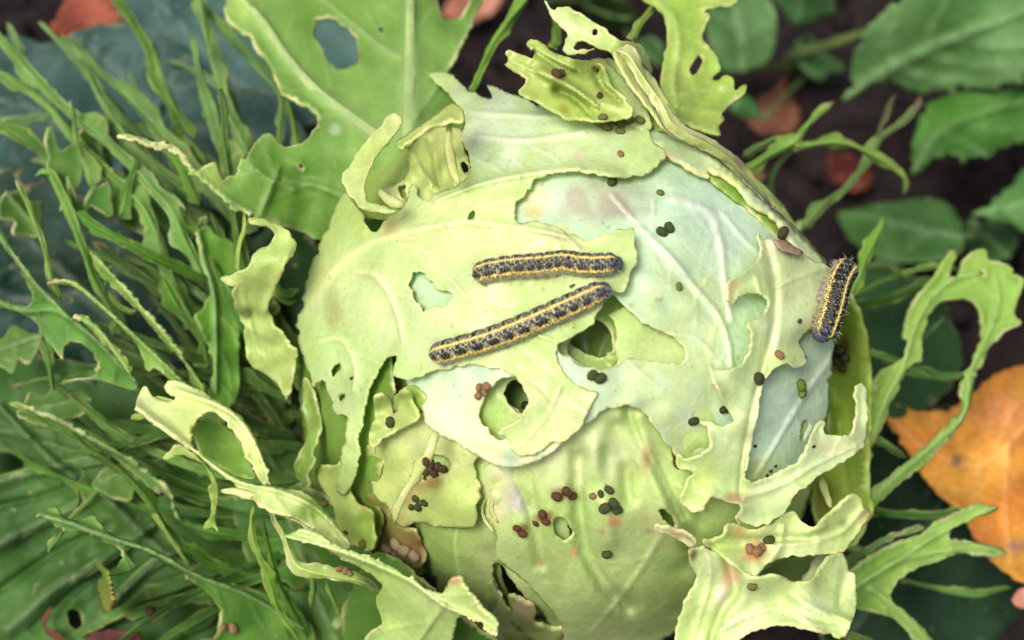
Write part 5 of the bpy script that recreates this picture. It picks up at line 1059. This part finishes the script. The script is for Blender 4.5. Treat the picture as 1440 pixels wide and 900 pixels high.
# ------------------------------------------------------------------ fallen leaves
def fallen(name, outline, h, col, col2, label, veins=(), patches=(), jag=1.2, wob=2.0, sp=7):
    o = np.array(pts(outline), float)
    cp = [(x, y, z if z < -1 else float(at_height(x, y, z))) for x, y, z in h]
    c = o[:, :2].mean(0); loc = to_world(c[0], c[1], at_height(c[0], c[1], .004))
    ob = leaf(name, o, tps(cp), mat=M_DRY, col=col, col2=col2, veins=veins, patches=patches, jag=jag, edge=.4, edge_col=(120, 80, 50), edge_w=5, thick=.45, sp=sp, wob=(wob, 120), parent=False, loc=tuple(loc), lam=120)
    tag(ob, label, 'fallen leaf', 'fallen leaves on the soil'); return ob
fallen('fallen_leaf', 'B4 660,185 690,148 760,177 850,172 900,150 945,118 1000,60 1102,28 1250,20 1250,760 1130,740 1060,692 1000,652 940,572 900,482 850,452 800,402 740,312 690,242',
       [(1250, 580, -58), (1340, 570, -66), (1440, 520, -80), (1440, 800, -50), (1330, 700, -58)], (204, 148, 60), (178, 112, 44), 'large orange dead leaf lying beside the eaten stalks',
       veins=[('B4 1200,100 1080,250 960,350 800,300 670,190', 5, 1, .3), ('B4 1050,280 1040,450 1060,650', 5, 1, .25), ('B4 960,350 940,440 930,540', 4, .8, .2), ('B4 1010,300 1060,180 1120,60', 4, .8, .2)],
       patches=[(1345, 648, 7, 9, (110, 84, 70), .8), (1410, 580, 40, 30, (206, 140, 90), .6), (1380, 760, 30, 20, (170, 96, 40), .6), (1430, 770, 14, 10, (120, 90, 110), .8), (1320, 580, 30, 20, (190, 130, 70), .5)])
fallen('fallen_leaf', 'T3 80,480 130,410 200,390 235,330 265,310 255,380 300,430 322,500 290,560 200,582 130,560 90,520', [(1050, 160, .008), (1125, 165, .008), (1090, 130, .012)], (120, 80, 58), (96, 58, 40), 'brown dead leaf on the soil behind the cabbage shoulder')
fallen('fallen_leaf', 'T3 420,650 500,630 580,670 622,740 600,800 520,810 440,760', [(1165, 220, .006), (1225, 245, .006), (1190, 265, .006)], (98, 40, 28), (74, 30, 22), 'dark red dead leaf lying on the soil among thin forked stalks')
fallen('fallen_leaf', 'T4 190,140 240,60 280,-20 480,-30 515,60 490,110 420,150 360,185 300,172', [(70, 40, .095), (160, 20, .10), (120, 58, .092)], (158, 90, 70), (128, 66, 50), 'salmon red dead leaf caught on blue green cabbage leaves', wob=1.5)
fallen('fallen_leaf', 'T2 -250,60 -190,-20 -60,-40 30,-30 0,40 -60,90 -160,100', [(625, 10, .01), (690, 0, .012), (660, 25, .008)], (176, 126, 104), (150, 96, 76), 'pale brown dead leaf on the soil behind the upright outer leaf')
fallen('fallen_leaf', 'B1 300,890 350,872 420,868 470,865 505,880 510,905 480,940 330,940', [(120, 895, .055), (195, 890, .058), (160, 925, .05)], (112, 68, 62), (80, 46, 44), 'crumpled dry purple brown leaf lying on a dark outer leaf', wob=2.5, sp=4)
fallen('fallen_leaf', 'B1 150,815 165,795 192,778 185,800 165,825 160,850 200,870 235,892 225,910 180,890 152,860', [(60, 865, .06), (75, 850, .062), (85, 900, .056)], (112, 70, 60), (84, 50, 44), 'curled pinkish dry leaf scrap on a dark outer leaf', wob=1.5, sp=3.5, jag=.6)
fallen('fallen_leaf', 'B4 1058,770 1085,740 1130,720 1160,760 1120,800 1080,800', [(1425, 840, .05), (1455, 830, .052), (1440, 850, .05)], (206, 150, 130), (180, 120, 100), 'small pinkish dry leaf scrap under the orange leaf', sp=4, jag=.6)

# ------------------------------------------------------------------ caterpillars
def attr_material(name, rough=.5, spec=.3, bump=.3):
    m, nt, N, L = new_mat(name)
    out = N.new('ShaderNodeOutputMaterial'); at = N.new('ShaderNodeAttribute'); at.attribute_name = 'col'
    tc = N.new('ShaderNodeTexCoord'); n = N.new('ShaderNodeTexNoise'); n.inputs['Scale'].default_value = 2600; n.inputs['Detail'].default_value = 4
    L.new(tc.outputs['Object'], n.inputs['Vector'])
    mr = N.new('ShaderNodeMapRange'); mr.inputs['From Min'].default_value = .3; mr.inputs['From Max'].default_value = .7
    mr.inputs['To Min'].default_value = .7; mr.inputs['To Max'].default_value = 1.3; L.new(n.outputs['Fac'], mr.inputs['Value'])
    hs = N.new('ShaderNodeHueSaturation'); L.new(at.outputs['Color'], hs.inputs['Color']); L.new(mr.outputs[0], hs.inputs['Value'])
    bs = N.new('ShaderNodeBsdfPrincipled'); bs.inputs['Roughness'].default_value = rough; bs.inputs['Specular IOR Level'].default_value = spec
    L.new(hs.outputs[0], bs.inputs['Base Color'])
    bp = N.new('ShaderNodeBump'); bp.inputs['Strength'].default_value = bump; bp.inputs['Distance'].default_value = .0001
    L.new(n.outputs['Fac'], bp.inputs['Height']); L.new(bp.outputs[0], bs.inputs['Normal'])
    L.new(bs.outputs[0], out.inputs[0]); return m
M_BODY = attr_material('caterpillar_skin', .45, .35)
M_CAPS = plain_material('caterpillar_head', (.010, .011, .016), (.10, .11, .16), scale=2200, rough=.3, spec=.5, dist=.0001)
M_HAIR = plain_material('caterpillar_hair', (.30, .30, .29), (.5, .5, .47), scale=500, rough=.5, bump=0)
M_LEG = plain_material('caterpillar_leg', (.20, .13, .10), (.36, .27, .22), scale=1500, rough=.5, dist=.0001)

def caterpillar(line, surf, r_px, roll, label, seed, hair_n=240, lift=.3, hairlen=1.0):
    """line: axis in photograph pixels, tail first; surf: depth of the leaf it sits on; roll: degrees the back leans towards the top of the picture"""
    r = np.random.RandomState(seed)
    l = smooth_line(np.array(line, float))
    seg_l = np.concatenate([[0], np.cumsum(np.hypot(np.diff(l[:, 0]), np.diff(l[:, 1])))])
    n, m = 420, 112
    u = np.linspace(0, 1, n)
    x = np.interp(u * seg_l[-1], seg_l, l[:, 0]); y = np.interp(u * seg_l[-1], seg_l, l[:, 1])
    w = surf(x, y); w = np.convolve(np.pad(w, 30, 'edge'), np.ones(61) / 61, 'valid')
    S = to_world(x, y, w)
    e = 6.0
    dx = to_world(x + e, y, surf(x + e, y)) - to_world(x - e, y, surf(x - e, y))
    dy = to_world(x, y - e, surf(x, y - e)) - to_world(x, y + e, surf(x, y + e))
    Nn = np.cross(dx, dy); Nn /= np.linalg.norm(Nn, axis=1)[:, None]
    Nn = Nn * 0 + Nn.mean(0)
    T = np.gradient(S, axis=0); T /= np.linalg.norm(T, axis=1)[:, None]
    Nn = Nn - (Nn * T).sum(1)[:, None] * T; Nn /= np.linalg.norm(Nn, axis=1)[:, None]
    Sd = np.cross(T, Nn)
    if Sd.mean(0) @ np.array(UPV) < 0 and abs(Sd.mean(0) @ np.array(UPV)) > .2: Sd = -Sd
    ro = math.radians(roll)
    D = math.cos(ro) * Nn + math.sin(ro) * Sd; Q = math.cos(ro) * Sd - math.sin(ro) * Nn
    R0 = r_px * K * (DIST - w.mean() * .001)
    Lm = np.linalg.norm(np.diff(S, axis=0), axis=1).sum()
    NS = 12.0; s = u * NS
    prof = np.clip(1 - ((np.clip(.09 - u, 0, 1) / .09) ** 2.4) * .62, 0, 1) * np.clip(1 - ((np.clip(u - .93, 0, 1) / .07) ** 2.2) * .5, 0, 1)
    prof = prof * (1 + .05 * np.sin(np.pi * u)) * (1 - .09 * np.exp(-((s % 1 - .0) / .09) ** 2) - .09 * np.exp(-((s % 1 - 1) / .09) ** 2) - .012 * np.cos(2 * np.pi * s * 5))
    C0 = S + Nn * (R0 * .80 + lift * .001)
    th = np.linspace(-np.pi, np.pi, m, endpoint=False)
    SS, TT = np.meshgrid(s, th, indexing='ij')
    A = SS / NS * Lm * 1000; B = TT * R0 * 1000                    # millimetres along and around
    deg = np.degrees(TT); ad = np.abs(deg)
    sl = Lm * 1000 / NS; rm = R0 * 1000
    wig = noise2(A, B, 1.6, 3)
    base = lin((158, 156, 116)) * np.ones(SS.shape + (1,))
    g = np.clip(.5 + .5 * noise2(A, B, .7, 6), 0, 1)[..., None]
    Cc = base * (1 - .5 * g) + lin((70, 74, 62)) * .5 * g
    pale = (np.clip(np.cos(2 * np.pi * SS * 5) - .55, 0, 1) * 1.4)[..., None] * .5
    Cc = Cc * (1 - pale) + lin((206, 206, 170)) * pale
    def sm(v, a, b): return np.clip((v - a) / (b - a), 0, 1)
    ydor = 1 - sm(ad + wig * 2.4, 3.8, 7.0)
    ylat = (1 - sm(np.abs(ad - 72 - 2 * np.sin(SS * 2 * np.pi)) + wig * 3.2, 7.5, 11.5))
    yel = np.maximum(ydor, ylat)[..., None]
    Cc = Cc * (1 - yel) + lin((232, 206, 112)) * yel
    under = sm(ad, 92, 120)[..., None]
    Cc = Cc * (1 - under) + lin((150, 132, 110)) * under
    dots = []
    for k in range(12):
        for sg in (-1, 1):
            for f, rr, da in ((.26, .44, 45), (.46, .62, 46), (.68, .60, 47), (.36, .40, 55), (.58, .42, 36), (.60, .38, 57)):
                dots.append(((k + f + r.uniform(-.03, .03)) * sl, sg * math.radians(da + r.uniform(-3, 3)) * rm, rr * r.uniform(.85, 1.15) * rm / 2.5 * 1.15, 1))
            for f, rr, da in ((.40, .44, 21), (.78, .28, 18), (.05, .30, 24), (.14, .22, 33), (.90, .24, 31)):
                dots.append(((k + f) * sl, sg * math.radians(da + r.uniform(-2, 2)) * rm, rr * r.uniform(.95, 1.25) * rm / 2.5, 1))
            for f in (.1, .3, .5, .7, .9):
                dots.append(((k + f) * sl, sg * math.radians(8) * rm, .13, .6)); dots.append(((k + f + r.uniform(-.06, .06)) * sl, sg * math.radians(64 + r.uniform(-4, 4)) * rm, .15, .6))
                dots.append(((k + f + r.uniform(-.08, .08)) * sl, sg * math.radians(80 + r.uniform(-6, 6)) * rm, .15, .6))
            for _ in range(54):
                dots.append(((k + r.rand()) * sl, sg * math.radians(r.uniform(12, 96)) * rm, r.uniform(.06, .13), .4))
    blk = np.zeros(SS.shape); hgt = np.zeros(SS.shape)
    ai = A[:, 0]
    for a, b, rr, h in dots:
        i0, i1 = np.searchsorted(ai, [a - rr * 2, a + rr * 2])
        if i1 <= i0: continue
        d = np.hypot(A[i0:i1] - a, B[i0:i1] - b) + .25 * rr * noise2(A[i0:i1], B[i0:i1], .5, 8)
        blk[i0:i1] = np.maximum(blk[i0:i1], 1 - sm(d, rr * .75, rr * 1.15))
        hgt[i0:i1] = np.maximum(hgt[i0:i1], h * .09 * np.clip(1 - (d / (rr * 1.2)) ** 2, 0, 1))
    blk *= 1 - .45 * np.clip(np.cos(2 * np.pi * SS * 5) - .86, 0, 1) / .14 * (ad > 30)
    end = np.maximum(sm(u, .90, .985), .75 * (1 - sm(u, .012, .045)))[:, None] * (1 - .7 * ydor) * (ad < 100)
    blk = np.maximum(blk, end * np.clip(.75 + .5 * noise2(A, B, .8, 12), 0, 1))[..., None]
    ink = lin((14, 15, 20)) + (lin((40, 44, 74)) - lin((14, 15, 20))) * (sm(u, .88, .98)[:, None, None] * .8 + .03)
    Cc = Cc * (1 - blk) + ink * blk
    rad = (R0 * prof)[:, None] + hgt * .001 + .00003 * noise2(A, B, .9, 2)
    sq = 1 - .12 * sm(ad, 110, 170)                                   # flatter belly
    V = C0[:, None] + (rad * sq)[..., None] * (np.cos(TT)[..., None] * D[:, None] + np.sin(TT)[..., None] * Q[:, None])
    i = np.arange(n * m).reshape(n, m); j = np.roll(i, -1, 1)
    F = np.stack([i[:-1], i[1:], j[1:], j[:-1]], -1).reshape(-1, 4)
    base_loc = S[n // 2]
    root = empty('caterpillar', tuple(base_loc)); tag(root, label, 'caterpillar', 'caterpillars feeding on the cabbage head')
    VV = np.concatenate([V.reshape(-1, 3), (C0[:1] - T[:1] * R0 * .16), (C0[-1:] + T[-1:] * R0 * .2)])
    Ft = [list(q) for q in F] + [[n * m, b, a] for a, b in zip(i[0], j[0])] + [[n * m + 1, a, b] for a, b in zip(i[-1], j[-1])]
    ob = mesh_obj('body', VV, Ft, M_BODY, parent=root)
    Cf = Cc.reshape(-1, 3); set_attr(ob, 'col', np.clip(np.vstack([Cf, ink[0, :1].reshape(1, 3), ink[-1, :1].reshape(1, 3)]), 0, .9))
    # head capsule
    a_, b_ = 20, 14; HV = []; HF = []
    hc = C0[-1] - T[-1] * R0 * .12 - Nn[-1] * R0 * .12
    for p in range(b_ + 1):
        for q in range(a_):
            pt = math.pi * p / b_; az = 2 * math.pi * q / a_
            lobe = 1 + .10 * abs(math.sin(az)) * math.sin(pt)
            HV.append(hc + R0 * (.62 * math.cos(pt) * T[-1] + .66 * lobe * math.sin(pt) * math.cos(az) * D[-1] + .70 * lobe * math.sin(pt) * math.sin(az) * Q[-1]))
    for p in range(b_):
        for q in range(a_):
            HF.append((p * a_ + q, p * a_ + (q + 1) % a_, (p + 1) * a_ + (q + 1) % a_, (p + 1) * a_ + q))
    mesh_obj('head', np.array(HV), HF, M_CAPS, parent=root)
    # legs: short fleshy prolegs and claspers, thin true legs behind the head
    for f in (.06, .33, .41, .49, .57, .80, .86, .92):
        k = int(f * (n - 1))
        for sg in (-1, 1):
            an = sg * math.radians(122)
            o0 = C0[k] + R0 * prof[k] * .8 * (math.cos(an) * D[k] + math.sin(an) * Q[k])
            o1 = o0 - Nn[k] * R0 * .32 + R0 * .18 * math.sin(an) * Q[k]
            big = .30 if f < .7 else .15
            LV = []; LF = []
            for p, (tt, rr) in enumerate(((0, 1.0), (.5, .85), (.85, .9), (1.0, .5))):
                for q in range(8):
                    az = 2 * math.pi * q / 8
                    LV.append(o0 * (1 - tt) + o1 * tt + R0 * big * rr * (math.cos(az) * T[k] + math.sin(az) * Q[k] * .8))
            for p in range(3):
                for q in range(8): LF.append((p * 8 + q, p * 8 + (q + 1) % 8, (p + 1) * 8 + (q + 1) % 8, (p + 1) * 8 + q))
            LF.append(tuple(range(24, 32)))
            mesh_obj('leg', np.array(LV), LF, M_LEG, parent=root)
    # bristles
    HV = []; HF = []; c = 0
    for _ in range(hair_n):
        uu = r.rand(); k = int(uu * (n - 1))
        an = math.radians(r.choice([-1, 1]) * r.choice([r.uniform(0, 60), r.uniform(60, 115), r.uniform(70, 115)]))
        d = math.cos(an) * D[k] + math.sin(an) * Q[k]
        o0 = C0[k] + R0 * prof[k] * .97 * d
        ln = R0 * r.uniform(.35, .95) * hairlen * (1.2 if uu < .08 or uu > .93 else 1)
        d2 = d + .35 * r.randn(3) + (T[k] * (.9 if uu > .95 else (-.9 if uu < .04 else 0))); d2 /= np.linalg.norm(d2)
        side = np.cross(d2, T[k] + .1); side /= np.linalg.norm(side); up = np.cross(side, d2)
        bend = -Nn[k] * ln * .12
        rr = .000034
        for tt, q in ((0, 1.0), (.55, .8)):
            for z in range(3):
                az = 2 * math.pi * z / 3
                HV.append(o0 + d2 * ln * tt + bend * tt * tt + rr * q * (math.cos(az) * side + math.sin(az) * up))
        HV.append(o0 + d2 * ln + bend)
        for z in range(3):
            y2 = (z + 1) % 3
            HF.append([c + z, c + y2, c + 3 + y2, c + 3 + z]); HF.append([c + 3 + z, c + 3 + y2, c + 6])
        c += 7
    h = mesh_obj('bristles', np.array(HV), HF, M_HAIR, parent=root, smooth=False); h['kind'] = 'stuff'
    return root

caterpillar(pts('P 671,392 690,386 720,381 760,378 795,374 815,377 840,378 868,376'), BIGL, 16.0, 20,
            'straight black and yellow caterpillar lying level above the tilted one on the big leaf', 5)
caterpillar(pts('P 610,502 650,492 700,477 750,457 800,435 852,411'), BIGL, 16.5, 16,
            'long black and yellow caterpillar climbing at a slant along the bitten leaf edge', 6)
caterpillar(pts('P 1178,378 1169,386 1160,402 1154,425 1148,448 1140,468'), FLAP, 18.0, 12,
            'short bristly black and yellow caterpillar hanging on the torn right flap', 7, hair_n=240, hairlen=.7, lift=.8)

# ------------------------------------------------------------------ droppings
FR = {'green': ((.020, .032, .008), (.075, .095, .026)), 'bright': ((.06, .13, .012), (.14, .24, .03)), 'olive': ((.07, .075, .015), (.19, .19, .05)),
      'brown': ((.035, .018, .009), (.12, .066, .03)), 'tan': ((.15, .08, .034), (.34, .21, .10)), 'dark': ((.016, .018, .007), (.06, .062, .022)), 'red': ((.045, .018, .008), (.13, .055, .022)),
      'peach': ((.16, .115, .055), (.36, .27, .15))}
MF = {k: plain_material('droppings_' + k, a, b, scale=1400, rough=.55, bump=.7, dist=.0002) for k, (a, b) in FR.items()}
def pellet_mesh(seed):
    r = np.random.RandomState(seed); n, m = 12, 16; V = []
    ln = r.uniform(1.0, 1.35)
    for i in range(n + 1):
        for j in range(m):
            p = math.pi * i / n; q = 2 * math.pi * j / m
            sx = math.sin(p) ** .75
            g = 1 + .07 * math.cos(6 * q) * math.sin(p) + .07 * r.randn()
            V.append((ln * math.cos(p) * (1 + .03 * r.randn()), sx * g * math.cos(q), sx * g * math.sin(q)))
    F = [(i * m + j, i * m + (j + 1) % m, (i + 1) * m + (j + 1) % m, (i + 1) * m + j) for i in range(n) for j in range(m)]
    return np.array(V), F
PEL = {}
def pellet_data(kind, v):
    if (kind, v) not in PEL:
        V, F = pellet_mesh(v)
        me = bpy.data.meshes.new('dropping'); me.from_pydata(V.tolist(), [], F); me.polygons.foreach_set('use_smooth', np.ones(len(F), bool)); me.materials.append(MF[kind])
        PEL[(kind, v)] = me
    return PEL[(kind, v)]

bpy.context.view_layer.update()
DG = bpy.context.evaluated_depsgraph_get()
def surface_hit(x, y):
    p = Vector(to_world(x, y, 0.0)); d = (p - CAM).normalized()
    ok, loc, nor, _, ob, _ = scene.ray_cast(DG, CAM, d, distance=3.0)
    if nor.dot(d) > 0: nor = -nor
    return (loc, nor) if ok else (p, -d)
_pr = random.Random(11); HITS = {}
def droppings(label, kind, spots, group=None):
    """spots: 'x,y,r ...' in photograph pixels"""
    todo = []
    for t in spots.split():
        x, y, r = (float(q) for q in t.split(','))
        loc, nor = surface_hit(x, y); todo.append((x, y, r, loc, nor))
    for x, y, r, loc, nor in todo:
        o = bpy.data.objects.new('dropping', pellet_data(kind, _pr.randrange(4))); COL.objects.link(o)
        R = r * K * (loc - CAM).length * .85
        o.location = loc + nor * R * .62
        q = nor.to_track_quat('Z', 'Y').to_matrix().to_4x4() @ Matrix.Rotation(_pr.uniform(0, 6.28), 4, 'Z') @ Matrix.Rotation(_pr.uniform(-.3, .3), 4, 'Y')
        o.matrix_world = Matrix.Translation(o.location) @ q @ Matrix.Diagonal((R, R * _pr.uniform(.82, 1.0), R * _pr.uniform(.78, .95), 1))
        tag(o, label, 'dropping', group if group else 'caterpillar droppings on the cabbage')

droppings('pair of touching dark green droppings on the smooth bluish leaf', 'green', '930,328,8.5 940,322,8.5', 'twin droppings on the bluish leaf')
droppings('dark green dropping tucked under the lower rim of the top leaf', 'green', '860,258,8.5')
droppings('small yellow green dropping on a bluish leaf below the top rim', 'olive', '928,273,5.5')
droppings('single small bright green dropping on the smooth bluish leaf', 'bright', '953,404,6.5')
droppings('dark green dropping on the lower lip of the large dark hole', 'green', '832,528,8.5 843,532,9.5', 'droppings on the lip of the large hole')
droppings('dark olive dropping at the lower edge of the torn right flap', 'dark', '1063,532,9')
droppings('bright green twin droppings on the waxy leaf below the third caterpillar', 'bright', '1123,541,9 1125,551,8', 'bright green droppings below the right flap')
droppings('dark oval dropping wedged beside the narrow tongue of the right flap', 'dark', '1017,575,8')
droppings('dark dropping half hidden above the small curled flap', 'dark', '973,592,8')
droppings('dark green dropping tucked under the rolled leaf edge at the right shoulder', 'dark', '1104,328,10')
droppings('round tan dropping in the middle of the torn right flap', 'tan', '1094,500,7.5')
droppings('tiny brown dropping beside the caterpillar on the right flap', 'brown', '1123,452,4')
droppings('small orange brown dropping on the top leaf of the head', 'tan', '873,218,5.5')
droppings('olive dropping in the heap below the crown of torn leaves', 'olive', '842,176,8 853,182,8 862,172,8 873,178,8.5 872,187,7 884,172,8 848,168,7 900,172,8', 'heap of olive droppings at the top')
droppings('dark green dropping in the clump on the lower leaf', 'green', '850,714,9 860,708,9 866,716,8.5 855,690,7.5 846,695,6', 'dark clump on the lower leaf')
droppings('pale brown dropping stuck beside the dark clump on the lower leaf', 'tan', '835,698,6')
droppings('single dark green dropping below the dark clump on the lower leaf', 'green', '853,776,8')
droppings('wet reddish brown dropping in the upper clump of the smear beside the dark clump', 'red', '783,697,8 795,690,8.5 802,697,7.5', 'upper reddish clump')
droppings('wet reddish brown dropping in the middle clump of the smear above the pale window', 'red', '765,722,7 768,731,7 755,735,5', 'middle reddish clump')
droppings('wet reddish brown dropping in the last clump of the smear near the grey scar', 'red', '728,741,6 735,748,7', 'last reddish clump')
droppings('light brown dropping in the cluster left of the round hole', 'tan', '676,545,6.5 686,543,6.5 683,552,6 674,556,6', 'brown cluster by the round hole')
droppings('dark dropping at the right end of the round hole', 'dark', '740,570,7')
droppings('dark brown dropping in the pile inside the yellow leaf', 'brown', '600,660,8 608,650,8 618,655,7 612,664,7 600,648,7 625,658,7', 'pile of dark droppings in the yellow leaf')
droppings('dark green dropping in the small group beside the pale torn strip', 'green', '586,700,6 590,712,7 598,706,6 580,712,5.5', 'group of droppings by the torn strip')
droppings('green dropping cupped in the curled leaf below the slit', 'green', '551,592,8.5')
droppings('olive dropping on the low flap at the left of the head', 'olive', '513,765,7')
droppings('small dark green dropping on the low flap at the left of the head', 'green', '487,748,4.5')
droppings('grey brown dropping at the foot of the leaf tail', 'olive', '458,706,7')
droppings('reddish tan dropping on the bent pale rib at the lower left', 'tan', '476,800,5.5 484,803,6 491,807,5.5', 'droppings on the bent rib')
droppings('tan dropping at the bottom of the dark outer leaf', 'tan', '312,882,6 325,883,8', 'droppings on the dark lower leaf')
droppings('brown dropping lying on the dark ribbed outer leaf', 'brown', '214,862,8 254,830,6', 'droppings on the ribbed outer leaf')
droppings('dark green dropping above the orange stain on the lower right leaf', 'green', '1079,756,9')
droppings('moist orange clump on the lower right leaf', 'tan', '1052,774,8 1063,777,9 1070,772,7', 'orange clump on the lower right leaf')
droppings('flat olive dropping in the crease of the lowest right leaf', 'olive', '1058,822,7')
droppings('brown dropping on the crumpled yellow green crown leaf', 'brown', '781,107,8 788,105,6', 'brown droppings on the crown leaf')
droppings('small brown dropping among the folds of the crown leaf', 'brown', '843,137,6 842,98,3.5 834,95,2.8', 'small droppings in the crown folds')
droppings('tan dropping stuck to the outside of the rolled leaf edge', 'tan', '1068,250,7')
droppings('dark brown dropping inside the leaf that curves round the right side', 'dark', '1182,488,9 1190,500,9 1178,504,8 1186,515,7', 'dark droppings inside the right wrapper leaf')
droppings('peach coloured crumb of eaten leaf under the left of the head', 'peach', '548,768,9 560,762,10 572,770,11 556,780,9 585,778,10', 'peach crumbs under the left of the head')
droppings('black speck of dirt on the waxy leaf at the right', 'dark', '1061,627,3.2 1083,662,3 1090,655,2.5 1078,668,2.4 1143,628,3', 'black specks on the right')
